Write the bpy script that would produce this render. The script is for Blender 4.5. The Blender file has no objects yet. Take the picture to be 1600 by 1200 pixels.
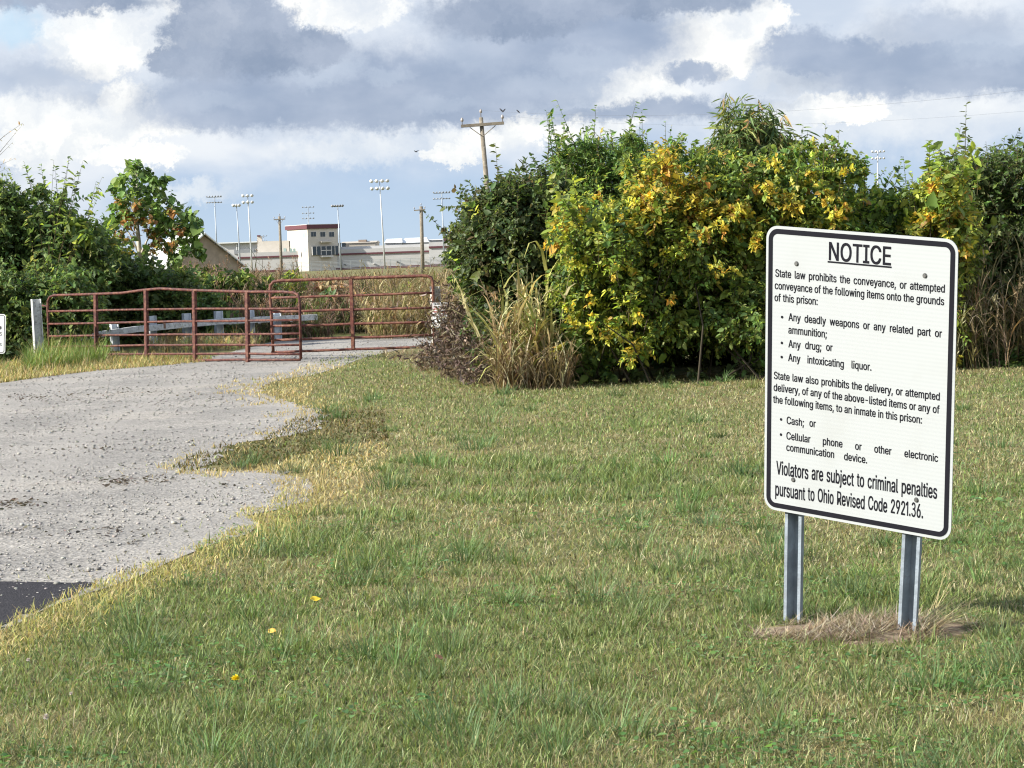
import bpy, bmesh, math, json
import numpy as np
from mathutils import Vector, Matrix

SC = bpy.context.scene
COL = SC.collection
PI = math.pi
R_ = np.random.default_rng(7)

# ------------------------------------------------------------------ camera
FPX, CX, CY = 3300.0, 800.0, 600.0            # focal length and centre in photo pixels (1600 wide)
PITCH, ROLL, EYE = math.atan(195 / FPX), 0.035, 1.6
F_ = np.array([0, math.cos(PITCH), -math.sin(PITCH)])
R0 = np.array([1.0, 0, 0]); U0 = np.cross(R0, F_)
RT = math.cos(ROLL) * R0 - math.sin(ROLL) * U0
UP = math.sin(ROLL) * R0 + math.cos(ROLL) * U0
CAMP = np.array([0, 0, EYE])
cd = bpy.data.cameras.new('camera'); cam = bpy.data.objects.new('camera', cd); COL.objects.link(cam)
cd.sensor_fit = 'HORIZONTAL'; cd.sensor_width = 36; cd.lens = 36 * FPX / 1600
cd.clip_start = 0.1; cd.clip_end = 9000
m = Matrix.Identity(4)
for i in range(3):
    m[i][0] = RT[i]; m[i][1] = UP[i]; m[i][2] = -F_[i]; m[i][3] = CAMP[i]
cam.matrix_world = m
SC.camera = cam

def ray(x, y):
    return F_ * FPX + RT * (x - CX) - UP * (y - CY)
def at(x, y, d):
    """world point that the photo shows at pixel x, y if it stands d metres ahead (world Y = d)"""
    r = ray(x, y); return CAMP + r * (d / r[1])
def ground(x, y, z=0.0):
    r = ray(x, y); return CAMP + r * ((z - EYE) / r[2])
def on_plane(x, y, A, B):
    """measured point on the vertical plane through ground points A, B"""
    n = np.array([B[1] - A[1], -(B[0] - A[0]), 0.0]); r = ray(x, y)
    t = ((np.array([A[0], A[1], 0]) - CAMP) @ n) / (r @ n); return CAMP + r * t

# ------------------------------------------------------------------ light
SUN = Vector((-0.84, -0.27, 0.49)).normalized()
SUN_EL = math.asin(SUN.z); SUN_AZ = math.atan2(SUN.x, SUN.y)
sd = bpy.data.lights.new('sun', 'SUN'); sd.energy = 4.0; sd.angle = math.radians(0.6); sd.color = (1.0, 0.95, 0.86)
so = bpy.data.objects.new('sun', sd); COL.objects.link(so)
so.rotation_euler = SUN.to_track_quat('Z', 'Y').to_euler(); so.location = (-30, 0, 40)
SC.view_settings.view_transform = 'Standard'; SC.view_settings.look = 'None'
SC.view_settings.gamma = 1.0; SC.view_settings.exposure = 1.4
SC.cycles.filter_width = 1.15; SC.cycles.max_bounces = 6; SC.cycles.transparent_max_bounces = 4; SC.cycles.transmission_bounces = 4
SC.cycles.diffuse_bounces = 3; SC.cycles.glossy_bounces = 2; SC.cycles.caustics_reflective = False; SC.cycles.caustics_refractive = False

class NT:
    """small helper that wires shader nodes"""
    def __init__(self, tree): self.t = tree; self.n = tree.nodes; self.l = tree.links
    def new(self, kind, **kw):
        o = self.n.new(kind)
        for k, v in kw.items(): setattr(o, k, v)
        return o
    def put(self, sock, v):
        if isinstance(v, bpy.types.NodeSocket): self.l.new(v, sock)
        elif v is not None: sock.default_value = v
    def math(self, op, a, b=None, c=None, clamp=False):
        o = self.new('ShaderNodeMath', operation=op, use_clamp=clamp)
        for i, v in enumerate((a, b, c)): self.put(o.inputs[i], v) if v is not None else None
        return o.outputs[0]
    def vec(self, op, a, b=None, s=None):
        o = self.new('ShaderNodeVectorMath', operation=op)
        self.put(o.inputs[0], a)
        if b is not None: self.put(o.inputs[1], b)
        if s is not None: self.put(o.inputs['Scale'], s)
        return o.outputs['Value'] if op in ('LENGTH', 'DOT_PRODUCT', 'DISTANCE') else o.outputs[0]
    def noise(self, v, scale, detail=4, rough=0.55, color=False, dist=0.0, dims='3D'):
        o = self.new('ShaderNodeTexNoise', noise_dimensions=dims)
        self.put(o.inputs['Vector'], v); o.inputs['Scale'].default_value = scale
        o.inputs['Detail'].default_value = detail; o.inputs['Roughness'].default_value = rough; o.inputs['Distortion'].default_value = dist
        return o.outputs['Color'] if color else o.outputs['Fac']
    def smooth(self, v, a, b, lo=0.0, hi=1.0):
        o = self.new('ShaderNodeMapRange', interpolation_type='SMOOTHSTEP')
        self.put(o.inputs['Value'], v)
        for k, x in (('From Min', a), ('From Max', b), ('To Min', lo), ('To Max', hi)): self.put(o.inputs[k], x)
        return o.outputs[0]
    def mix(self, f, a, b, mode='MIX'):
        o = self.new('ShaderNodeMix', data_type='RGBA', blend_type=mode)
        self.put(o.inputs[0], f); self.put(o.inputs[6], a if isinstance(a, bpy.types.NodeSocket) else (*a, 1)); self.put(o.inputs[7], b if isinstance(b, bpy.types.NodeSocket) else (*b, 1))
        return o.outputs[2]

# ------------------------------------------------------------------ sky: Nishita air with broken cumulus laid out by direction
W = bpy.data.worlds.new('World'); SC.world = W; W.use_nodes = True
w = NT(W.node_tree); w.n.clear()
KU = 33.0                                        # sky units: 1 unit = 1/33 rad
sky = w.new('ShaderNodeTexSky', sky_type='NISHITA', sun_disc=False, sun_elevation=SUN_EL, sun_rotation=SUN_AZ % (2 * PI))
sky.air_density = 1.0; sky.dust_density = 0.6; sky.ozone_density = 2.0
tc = w.new('ShaderNodeTexCoord')
sx = w.new('ShaderNodeSeparateXYZ'); w.put(sx.inputs[0], tc.outputs['Generated'])
az = w.math('MULTIPLY', w.math('ARCTAN2', sx.outputs[0], sx.outputs[1]), KU)
el = w.math('MULTIPLY', w.math('ARCSINE', sx.outputs[2]), KU)
cb = w.new('ShaderNodeCombineXYZ'); w.put(cb.inputs[0], az); w.put(cb.inputs[1], el)
P0 = cb.outputs[0]
def warp(amp1, amp2, sc1=0.55, sc2=2.2):
    a = w.vec('SUBTRACT', w.noise(P0, sc1, 5, 0.6, True), (0.5, 0.5, 0.5))
    b = w.vec('SUBTRACT', w.noise(P0, sc2, 9, 0.66, True), (0.5, 0.5, 0.5))
    d_ = w.vec('SUBTRACT', w.noise(P0, 6.0, 8, 0.72, True), (0.5, 0.5, 0.5))
    q = w.vec('ADD', w.vec('MULTIPLY', a, (amp1, amp1 * .55, 0)), w.vec('MULTIPLY', b, (amp2, amp2 * .75, 0)))
    return w.vec('ADD', P0, w.vec('ADD', q, w.vec('MULTIPLY', d_, (.42, .36, 0))))
PW = warp(0.9, 0.75, 0.55, 2.4)
PS = warp(0.55, 0.62, 0.8, 2.8)
def sky_at(px, py):
    r = ray(px, py); r = r / np.linalg.norm(r); return math.atan2(r[0], r[1]) * KU, math.asin(r[2]) * KU
def blob(P, px, py, rx, ry, soft=0.14, flat=None, amp=1.0):
    """soft lump of cloud; flat = photo row of a level cloud base"""
    cx, cy = sky_at(px, py)
    q = w.vec('MULTIPLY', w.vec('SUBTRACT', P, (cx, cy, 0)), (100 / rx, 100 / ry, 1))
    v = w.smooth(w.vec('LENGTH', q), 1 + soft, 1 - soft, 0.0, amp)
    if flat is not None:
        s = w.new('ShaderNodeSeparateXYZ'); w.put(s.inputs[0], PS)
        e0 = sky_at(px, flat)[1]
        v = w.math('MULTIPLY', v, w.smooth(s.outputs[1], e0 - 0.1, e0 + 0.14))
    return v
def union(vs):
    o = vs[0]
    for v in vs[1:]: o = w.math('MAXIMUM', o, v)
    return o
# thin veil and clear air behind everything; smooth inside, uneven at the edges
PF = w.vec('MULTIPLY', P0, (1, 1.8, 1))
f1 = w.noise(PF, 0.5, 5, 0.5, dist=0.2)
f2 = w.noise(w.vec('ADD', PW, (7, 3, 0)), 0.9, 6, 0.55)
veil = w.mix(w.smooth(f1, 0.32, 0.68), (0.56, 0.63, 0.75), (0.80, 0.83, 0.88))
low = w.math('MULTIPLY', w.smooth(w.math('ADD', el, w.math('MULTIPLY', f1, 1.4)), 2.9, 1.7), w.smooth(az, -7.6, -4.6))
clear_c = w.mix(w.smooth(el, 0.0, 2.2), (0.46, 0.61, 0.78), (0.37, 0.50, 0.72))
c = w.mix(w.math('MULTIPLY', low, 0.92), veil, clear_c)
# sunlit heads
whites = union([blob(PW, 240, 25, 140, 55), blob(PW, 150, 70, 90, 50), blob(PW, 60, 175, 110, 30, .4, None, .8), blob(PW, 205, 165, 50, 40), blob(PW, 175, 200, 110, 26), blob(PW, 60, 225, 90, 30), blob(PW, 205, 243, 75, 18), blob(PW, 530, 12, 100, 32), blob(PW, 1130, 55, 95, 45), blob(PW, 1090, 95, 120, 30), blob(PW, 1200, 25, 40, 30),
                blob(PW, 1000, 150, 75, 40), blob(PW, 925, 195, 80, 22), blob(PW, 830, 205, 110, 20), blob(PW, 1290, 178, 110, 22), blob(PW, 700, 246, 42, 18), blob(PW, 760, 222, 90, 20, .5, None, .8), blob(PW, 1390, 65, 45, 40, .5, None, .6), blob(PW, 1270, 122, 70, 20, .5, None, .8), blob(PW, 560, 235, 120, 20, .6, None, .45), blob(PW, 300, 295, 70, 14, .6, None, .5), blob(PW, 1450, 190, 160, 40, .6, None, .4)])
wl = w.mix(w.smooth(f2, 0.33, 0.68), (0.72, 0.76, 0.82), (1.10, 1.07, 1.0))
c = w.mix(w.math('MULTIPLY', whites, 0.96), c, wl)
# slate cloud bodies seen against the light
tone = w.smooth(w.noise(w.vec('ADD', PF, (3, 9, 0)), 0.75, 5, 0.5), 0.30, 0.75)
far_dark = union([blob(PW, 430, 165, 200, 70, .3, 205), blob(PW, 640, 150, 220, 80, .4, 204), blob(PW, 800, 110, 150, 80, .45, 190), blob(PW, 930, 60, 150, 60, .5), blob(PW, 1030, 175, 190, 18, .5, 194),
                  blob(PW, 1500, 112, 260, 50, .35, 150), blob(PW, 1300, 90, 110, 34, .4), blob(PW, 1085, 110, 58, 20, .35), blob(PW, 1480, 55, 130, 40, .45, None, .7), blob(PW, 70, 120, 110, 26, .6, None, .5), blob(PW, 130, 145, 60, 16, .6, None, .5), blob(PW, 1240, 72, 40, 26, .4)])
c = w.mix(w.math('MULTIPLY', far_dark, 0.94), c, w.mix(tone, (0.275, 0.345, 0.49), (0.43, 0.49, 0.62)))
lift = union([blob(PW, 600, 120, 40, 14, .5, None, .7), blob(PW, 690, 165, 60, 12, .6, None, .5), blob(PW, 900, 95, 60, 18, .5, None, .6), blob(PW, 1540, 75, 70, 26, .5, None, .7), blob(PW, 330, 165, 50, 12, .6, None, .5), blob(PS, 500, 105, 60, 26, .4), blob(PW, 735, 80, 70, 30, .6, None, .5), blob(PW, 860, 130, 80, 16, .6, None, .5)])
c = w.mix(w.math('MULTIPLY', lift, 0.6), c, (0.53, 0.60, 0.72))
near_dark = union([blob(PS, 365, 62, 105, 74, .12, 120), blob(PS, 290, 96, 62, 26, .14, 121), blob(PS, 455, 78, 88, 40, .16, 112), blob(PS, 350, 5, 78, 45, .14), blob(PS, 800, 18, 135, 42, .25, 68), blob(PS, 1000, 2, 190, 26, .3), blob(PS, 110, 0, 150, 16, .4)])
c = w.mix(w.math('MULTIPLY', near_dark, 0.92), c, w.mix(w.smooth(f2, .3, .72), (0.225, 0.285, 0.41), (0.40, 0.455, 0.575)))
# a gap of open blue at the far left
gap = blob(PW, 18, 45, 46, 26, .6)
c = w.mix(w.math('MULTIPLY', gap, 0.42), c, (0.36, 0.66, 0.90))
# overhead the deck breaks up and the plain air shows through
bg = w.new('ShaderNodeBackground'); bg.inputs['Strength'].default_value = 0.1
cover = w.smooth(w.math('ADD', w.math('MULTIPLY', w.noise(tc.outputs['Generated'], 2.0, 5), 20.0), w.math('MULTIPLY', el, -0.55)), -8.0, 2.0)
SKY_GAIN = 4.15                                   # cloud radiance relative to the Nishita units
cc = w.vec('SCALE', c, s=w.smooth(el, 6.0, 22.0, SKY_GAIN, SKY_GAIN * 2.3))   # extra cloud gain added above the view as fill to lift the shadows
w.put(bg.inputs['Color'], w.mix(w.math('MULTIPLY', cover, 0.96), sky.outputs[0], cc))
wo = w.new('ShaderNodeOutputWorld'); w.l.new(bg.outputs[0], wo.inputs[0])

# ------------------------------------------------------------------ scene-building helpers
def tag(o, label, cat, group=None):
    o['label'] = label; o['category'] = cat
    if group: o['group'] = group
    return o
def thing(name, label, cat, loc=(0, 0, 0), group=None, rz=0.0):
    o = bpy.data.objects.new(name, None); COL.objects.link(o); o.location = [float(v) for v in loc]; o.rotation_euler = (0, 0, rz)
    o.empty_display_size = 0.2
    return tag(o, label, cat, group)
def link_mesh(name, me, mat, parent=None, origin=None):
    me.materials.append(mat)
    o = bpy.data.objects.new(name, me); COL.objects.link(o)
    if parent is not None: o.parent = parent
    return o
def mesh_np(name, V, loops, sizes, mat, parent=None, col=None, smooth=False):
    """mesh from numpy arrays: V (n,3), loops flat vertex indices, sizes per face"""
    me = bpy.data.meshes.new(name)
    V = np.asarray(V, np.float32); loops = np.asarray(loops, np.int32).ravel(); sizes = np.asarray(sizes, np.int32)
    me.vertices.add(len(V)); me.vertices.foreach_set('co', V.ravel())
    me.loops.add(len(loops)); me.loops.foreach_set('vertex_index', loops)
    me.polygons.add(len(sizes)); st = np.zeros(len(sizes), np.int32); st[1:] = np.cumsum(sizes)[:-1]
    me.polygons.foreach_set('loop_start', st); me.polygons.foreach_set('loop_total', sizes)
    if smooth: me.polygons.foreach_set('use_smooth', np.ones(len(sizes), bool))
    me.update(calc_edges=True)
    if col is not None:
        a = me.color_attributes.new('tint', 'FLOAT_COLOR', 'POINT')
        c4 = np.ones((len(V), 4), np.float32); c4[:, :3] = col; a.data.foreach_set('color', c4.ravel())
    return link_mesh(name, me, mat, parent)
class MB:
    """collects boxes, tubes and prisms for ONE part"""
    def __init__(s): s.v = []; s.f = []
    def add(s, V, Fs):
        b = len(s.v); s.v += [tuple(map(float, v)) for v in V]; s.f += [tuple(b + i for i in f) for f in Fs]; return s
    def box(s, c, size, M=None):
        h = np.array(size) / 2.0
        V = np.array([[x, y, z] for x in (-1, 1) for y in (-1, 1) for z in (-1, 1)]) * h
        if M is not None: V = V @ np.asarray(M).T
        V = V + np.asarray(c)
        return s.add(V, [(0, 1, 3, 2), (4, 6, 7, 5), (0, 4, 5, 1), (2, 3, 7, 6), (0, 2, 6, 4), (1, 5, 7, 3)])
    def tube(s, pts, r, n=10, cap=True):
        pts = [np.asarray(p, float) for p in pts]; k = len(pts); rs = r if hasattr(r, '__len__') else [r] * k
        V = []; ref = None
        for i, p in enumerate(pts):
            t = pts[min(i + 1, k - 1)] - pts[max(i - 1, 0)]; t = t / (np.linalg.norm(t) + 1e-12)
            if ref is None: ref = np.array([0, 0, 1.0]) if abs(t[2]) < .9 else np.array([1.0, 0, 0])
            a = np.cross(t, ref); a /= np.linalg.norm(a); b = np.cross(a, t); ref = b
            for j in range(n):
                th = 2 * PI * j / n; V.append(p + rs[i] * (a * math.cos(th) + b * math.sin(th)))
        Fs = [(i * n + j, i * n + (j + 1) % n, (i + 1) * n + (j + 1) % n, (i + 1) * n + j) for i in range(k - 1) for j in range(n)]
        if cap: Fs += [tuple(range(n))[::-1], tuple(range((k - 1) * n, k * n))]
        return s.add(V, Fs)
    def prism(s, prof, A, B, ex, ey):
        """closed profile (list of 2-D points) along A->B; ex, ey are the profile axes"""
        A, B, ex, ey = (np.asarray(q, float) for q in (A, B, ex, ey)); n = len(prof)
        V = [A + ex * p[0] + ey * p[1] for p in prof] + [B + ex * p[0] + ey * p[1] for p in prof]
        return s.add(V, [(i, (i + 1) % n, n + (i + 1) % n, n + i) for i in range(n)] + [tuple(range(n))[::-1], tuple(range(n, 2 * n))])
    def lathe(s, c, prof, n=12):
        V = []; k = len(prof)
        for r, z in prof:
            for j in range(n): V.append((c[0] + r * math.cos(2 * PI * j / n), c[1] + r * math.sin(2 * PI * j / n), c[2] + z))
        Fs = [(i * n + j, i * n + (j + 1) % n, (i + 1) * n + (j + 1) % n, (i + 1) * n + j) for i in range(k - 1) for j in range(n)]
        return s.add(V, Fs + [tuple(range(n))[::-1], tuple(range((k - 1) * n, k * n))])
    def build(s, name, mat, parent=None, bevel=0.0, smooth=False, off=None):
        me = bpy.data.meshes.new(name)
        V = s.v if off is None else [(a - off[0], b - off[1], c - off[2]) for a, b, c in s.v]
        me.from_pydata(V, [], s.f); me.update()
        bm = bmesh.new(); bm.from_mesh(me); bmesh.ops.recalc_face_normals(bm, faces=bm.faces)
        if bevel: bmesh.ops.bevel(bm, geom=[e for e in bm.edges if e.calc_face_angle(0) > .6], offset=bevel, segments=2, affect='EDGES', clamp_overlap=True)
        bm.to_mesh(me); bm.free()
        if smooth:
            for p in me.polygons: p.use_smooth = True
        return link_mesh(name, me, mat, parent)
def unit(v): return v / (np.linalg.norm(v, axis=-1, keepdims=True) + 1e-9)

# value noise for scattering
_LAT = np.random.default_rng(11).random((256, 256))
def vnoise(x, y, s):
    x = np.asarray(x) / s + 91.3; y = np.asarray(y) / s + 37.7
    i = np.floor(x).astype(int); j = np.floor(y).astype(int); u = x - i; v = y - j
    u = u * u * (3 - 2 * u); v = v * v * (3 - 2 * v); g = lambda a, b: _LAT[a % 256, b % 256]
    return (g(i, j) * (1 - u) + g(i + 1, j) * u) * (1 - v) + (g(i, j + 1) * (1 - u) + g(i + 1, j + 1) * u) * v
def fbm(x, y, s, o=4):
    t = 0; a = 0.5; n = 0
    for k in range(o): t = t + a * vnoise(x + 17 * k, y - 9 * k, s); n += a; a *= .5; s = s / 2.03
    return t / n
def in_poly(x, y, poly):
    c = np.zeros(len(x), bool); n = len(poly)
    for i in range(n):
        x0, y0 = poly[i]; x1, y1 = poly[(i + 1) % n]
        if y0 == y1: continue
        k = ((y0 > y) != (y1 > y)) & (x < (x1 - x0) * (y - y0) / (y1 - y0) + x0); c ^= k
    return c
def dist_line(x, y, line):
    d = np.full(len(x), 1e9)
    for (x0, y0), (x1, y1) in zip(line[:-1], line[1:]):
        dx, dy = x1 - x0, y1 - y0; t = np.clip(((x - x0) * dx + (y - y0) * dy) / (dx * dx + dy * dy + 1e-12), 0, 1)
        d = np.minimum(d, np.hypot(x - x0 - t * dx, y - y0 - t * dy))
    return d

# ------------------------------------------------------------------ materials
def mat(name):
    M = bpy.data.materials.new(name); M.use_nodes = True; t = NT(M.node_tree)
    return M, t, M.node_tree.nodes['Principled BSDF']
def obj_co(t): return t.new('ShaderNodeTexCoord').outputs['Object']
def plain(name, rgb, rough=0.6, metal=0.0, var=0.12, scale=6.0, bump=0.0, dirt=None, spec=0.4):
    """surface with small uneven tone; dirt = (rgb, amount) adds weathered patches"""
    M, t, b = mat(name); co = obj_co(t)
    n = t.noise(co, scale, 6, .6)
    k = t.smooth(n, .3, .7, 1 - var, 1 + var)
    cmb = t.vec('SCALE', tuple(rgb), s=k)
    if dirt:
        d = t.smooth(t.noise(co, scale * 2.3, 7, .68), .62 - dirt[1] * .4, .72 - dirt[1] * .2)
        cmb = t.mix(d, cmb, dirt[0])
    t.put(b.inputs['Base Color'], cmb); t.put(b.inputs['Roughness'], t.smooth(n, .3, .7, rough - .08, rough + .08))
    b.inputs['Metallic'].default_value = metal; b.inputs['Specular IOR Level'].default_value = spec
    if bump:
        bp = t.new('ShaderNodeBump'); bp.inputs['Strength'].default_value = bump; bp.inputs['Distance'].default_value = .01
        t.put(bp.inputs['Height'], t.noise(co, scale * 6, 5)); t.put(b.inputs['Normal'], bp.outputs[0])
    return M
def leafy(name, trans=0.4, rough=0.5, spec=0.35, gain=1.0):
    """leaf or blade coloured by its own tint, letting part of the light through"""
    M, t, b = mat(name)
    at_ = t.new('ShaderNodeAttribute', attribute_name='tint')
    c = t.vec('SCALE', at_.outputs['Color'], s=gain)
    t.put(b.inputs['Base Color'], c); b.inputs['Roughness'].default_value = rough; b.inputs['Specular IOR Level'].default_value = spec
    tr = t.new('ShaderNodeBsdfTranslucent'); t.put(tr.inputs['Color'], t.mix(1.0, c, (1.15, 1.1, .7), 'MULTIPLY'))
    mx = t.new('ShaderNodeMixShader'); mx.inputs[0].default_value = trans
    t.l.new(b.outputs[0], mx.inputs[1]); t.l.new(tr.outputs[0], mx.inputs[2])
    out = [n for n in t.n if n.type == 'OUTPUT_MATERIAL'][0]; t.l.new(mx.outputs[0], out.inputs[0])
    return M
M_LEAF = leafy('leaf', .48, gain=1.8); M_BLADE = leafy('grass_blade', .38, .55, .3); M_DRY = leafy('dry_stalk', .3, .8, .15)
M_BARK = plain('bark', (.13, .095, .06), .9, 0, .3, 9, .6)
M_TWIG = plain('twig', (.12, .09, .05), .9, 0, .3, 9)

# ------------------------------------------------------------------ leaves, blades, shoots
def leaves_np(pos, ldir, nrm, L, Wd, col, fold=0.25, droop=0.15):
    """leaf surfaces: two quads folded on the midrib; returns V, loops, sizes, colours"""
    n = len(pos); ldir = unit(ldir); side = unit(np.cross(ldir, nrm)); up = np.cross(side, ldir)
    L = L[:, None]; Wd = Wd[:, None]
    tip = pos + ldir * L - up * L * droop
    a = lambda f, s, h: pos + ldir * L * f + side * Wd * s + up * (Wd * h) - up * L * droop * f * f
    V = np.stack([pos, a(.28, .46, fold * .46), a(.66, .36, fold * .36), tip, a(.66, -.36, fold * .36), a(.28, -.46, fold * .46)], 1).reshape(-1, 3)
    b = np.arange(n)[:, None] * 6
    Fq = np.concatenate([b + np.array([0, 1, 2, 3]), b + np.array([0, 3, 4, 5])], 1).ravel()
    return V, Fq, np.full(2 * n, 4), np.repeat(col, 6, 0)
def blades_np(pos, az, lean, bend, L, Wd, col, seg=3, tipcol=None, roll=0.0, power=.75):
    """tapering bent ribbons (grass, straw, long leaves)"""
    n = len(pos); ca, sa = np.cos(az), np.sin(az); rl = az + PI / 2 + roll
    side = np.stack([np.cos(rl), np.sin(rl), np.zeros(n)], 1)
    p = pos.copy(); V = np.zeros((n, seg + 1, 2, 3)); C = np.zeros((n, seg + 1, 2, 3))
    for k in range(seg + 1):
        t = k / seg; wd = (Wd * (1 - t) ** power * .5)[:, None] if k < seg else (Wd * .04)[:, None]
        V[:, k, 0] = p - side * wd; V[:, k, 1] = p + side * wd
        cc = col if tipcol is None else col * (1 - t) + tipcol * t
        C[:, k, 0] = cc; C[:, k, 1] = cc
        th = lean + bend * (k + .5) / seg; s = (L / seg)[:, None]
        p = p + s * np.stack([np.sin(th) * ca, np.sin(th) * sa, np.cos(th)], 1)
    b = np.arange(n)[:, None, None] * (2 * (seg + 1)) + np.arange(seg)[None, :, None] * 2
    Fq = (b + np.array([0, 1, 3, 2])[None, None]).ravel()
    return V.reshape(-1, 3), Fq, np.full(n * seg, 4), C.reshape(-1, 3)
def cat_np(parts):
    V, Fq, S, C = [], [], [], []; o = 0
    for v, f, s, c in parts:
        V.append(v); Fq.append(np.asarray(f).ravel() + o); S.append(s); C.append(c); o += len(v)
    return np.concatenate(V), np.concatenate(Fq), np.concatenate(S), np.concatenate(C)
def build_np(name, parts, mat_, parent=None, origin=None):
    V, Fq, S, C = cat_np(parts)
    if origin is not None: V = V - np.asarray(origin)
    return mesh_np(name, V, Fq, S, mat_, parent, C)
def sticks_np(A, B, r0, r1, col, sag=None):
    """thin three-sided twigs from A to B with a bend in the middle"""
    n = len(A); d = unit(B - A); a = unit(np.cross(d, np.tile([.31, .2, .93], (n, 1)))); b = np.cross(d, a)
    mid = (A + B) / 2 + (sag if sag is not None else 0)
    rings = []
    for P_, r in ((A, r0), (mid, (r0 + r1) / 2), (B, r1)):
        for j in range(3):
            th = 2 * PI * j / 3; rings.append(P_ + (a * math.cos(th) + b * math.sin(th)) * np.asarray(r).reshape(-1, 1))
    V = np.stack(rings, 1).reshape(-1, 3); base = np.arange(n)[:, None] * 9; F4 = []
    for k in (0, 3):
        for j in range(3): F4.append(base + np.array([k + j, k + (j + 1) % 3, k + 3 + (j + 1) % 3, k + 3 + j]))
    return V, np.concatenate(F4, 1).ravel(), np.full(6 * n, 4), np.repeat(np.broadcast_to(np.asarray(col, float), (n, 3)), 9, 0)
def pick(pal, n, rng, jit=.18):
    """n colours from a palette of (rgb, weight)"""
    cs = np.array([p[0] for p in pal], float); ws = np.array([p[1] for p in pal], float); ws /= ws.sum()
    c = cs[rng.choice(len(cs), n, p=ws)]
    c = c * .88 + c.mean(1, keepdims=True) * .12
    return c * np.exp(rng.normal(0, jit, (n, 1))) * np.exp(rng.normal(0, jit * .35, (n, 3)))
class Plant:
    def __init__(s, name, label, cat, base, seed, pal, leaf=(.1, .06), group=None, fold=.25, droop=.2, hang=.25, dens=1.0):
        s.root = thing(name, label, cat, base, group); s.base = np.array(base, float); s.rng = np.random.default_rng(seed)
        s.pal = pal; s.leaf = leaf; s.fold = fold; s.droop = droop; s.hang = hang; s.dens = dens; s.L = []; s.T = []; s.D = []
    def leaves_on(s, A, D, Ln, g, nl, t0=.12, size=1.0, pal=None, mixed=.35):
        """A start, D direction, Ln length, g sag of each shoot; nl leaves along each"""
        rng = s.rng; n = len(A); t = np.linspace(t0, 1, nl)[None, :] + rng.uniform(-.03, .03, (n, nl)); t = np.clip(t, 0, 1)
        P_ = A[:, None] + D[:, None] * (Ln[:, None] * t)[..., None]; P_[..., 2] -= g[:, None] * t * t
        T = D[:, None] * Ln[:, None, None] * np.ones((1, nl, 1)); T[..., 2] -= 2 * g[:, None] * t; T = unit(T)
        rnd = unit(rng.normal(size=(n, nl, 3))); rad = unit(np.cross(T, rnd))
        ld = unit(T * .55 + rad * .85 + np.array([0, 0, -1.0]) * s.hang * rng.uniform(.2, 1.6, (n, nl, 1)))
        nr = unit(np.array([0, 0, .75]) + T * .15 + rng.normal(0, .42, (n, nl, 3)))
        base = pick(pal or s.pal, n, rng); alt = pick(pal or s.pal, n * nl, rng).reshape(n, nl, 3)
        m_ = rng.random((n, nl, 1)) < mixed; col = np.where(m_, alt, base[:, None] * np.exp(rng.normal(0, .16, (n, nl, 1))))
        sz = size * np.exp(rng.normal(0, .34, n * nl)) * np.clip(1.15 - .35 * t.ravel(), .5, 1.2)
        s.L.append(leaves_np(P_.reshape(-1, 3), ld.reshape(-1, 3), nr.reshape(-1, 3), s.leaf[0] * sz, s.leaf[1] * sz, col.reshape(-1, 3), s.fold, s.droop))
        E_ = A + D * Ln[:, None]; E_[:, 2] -= g
        s.T.append(sticks_np(A, E_, .004 + .004 * Ln, .0015, (.10, .085, .04), np.stack([0 * g, 0 * g, g * .25], 1)))
    def clumps(s, circ, d, depth=(0, .45, .9), dens=70, nl=11, pal=None, size=1.0, spread=1.0, bias=.5):
        """circ: (photo x, y, radius) of each clump at distance d; repeated in depth"""
        rng = s.rng; cen = []
        for c in circ:
            px, py, pr = c[:3]
            for q in depth:
                dd = d + q + rng.uniform(-.25, .25) + (c[3] if len(c) > 3 else 0); P_ = at(px + rng.uniform(-.3, .3) * pr, py + rng.uniform(-.2, .2) * pr, dd)
                cen.append((*P_, pr * dd / FPX * rng.uniform(.85, 1.1)))
        cen = np.array(cen); mid = np.array([cen[:, 0].mean(), cen[:, 1].mean(), max(.5, cen[:, 2].mean() * .7)])
        for c in cen:
            n = max(6, int(dens * s.dens * c[3] ** 2 / .16)); o = unit(c[:3] - mid + 1e-3)
            D = unit(rng.normal(0, .75, (n, 3)) + o * bias + np.array([0, 0, .3])); A = c[:3] + rng.normal(0, .33, (n, 3)) * c[3]
            A[:, 2] = np.maximum(A[:, 2], .06); Ln = c[3] * rng.uniform(.55, 1.15, n) * spread
            s.leaves_on(A, D, Ln, Ln * rng.uniform(.05, .45, n), nl, pal=pal, size=size)
        s.cen = cen; return s
    def whips(s, n, lo=.3, hi=.7, nl=17, size=1.25, pal=None, up=.9):
        """loose shoots standing out of the clumps"""
        rng = s.rng; top = np.argsort(-s.cen[:, 2] + rng.normal(0, .35, len(s.cen)))[:max(4, len(s.cen) // 2)]; k = rng.choice(top, n); A = s.cen[k, :3] + rng.normal(0, .12, (n, 3))
        D = unit(rng.normal(0, .42, (n, 3)) + np.array([0, 0, up])); Ln = s.cen[k, 3] * .7 + rng.uniform(lo, hi, n); s.leaves_on(A, D, Ln, Ln * rng.uniform(.02, .3, n), nl, .2, size, pal); return s
    def leaders(s, lst, d, nl=16, size=1.0, pal=None, r=.012, both=.3):
        """long single shoots, photo start -> photo tip"""
        A = np.array([at(a[0], a[1], d + s.rng.uniform(-both, both)) for a in lst]); B = np.array([at(a[2], a[3], d + s.rng.uniform(-both, both)) for a in lst])
        g = np.linalg.norm(B - A, axis=1) * .12; Dv = B - A; Dv[:, 2] += g; Ln = np.linalg.norm(Dv, axis=1)
        s.leaves_on(A, Dv / Ln[:, None], Ln, g, nl, .1, size, pal); return s
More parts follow.
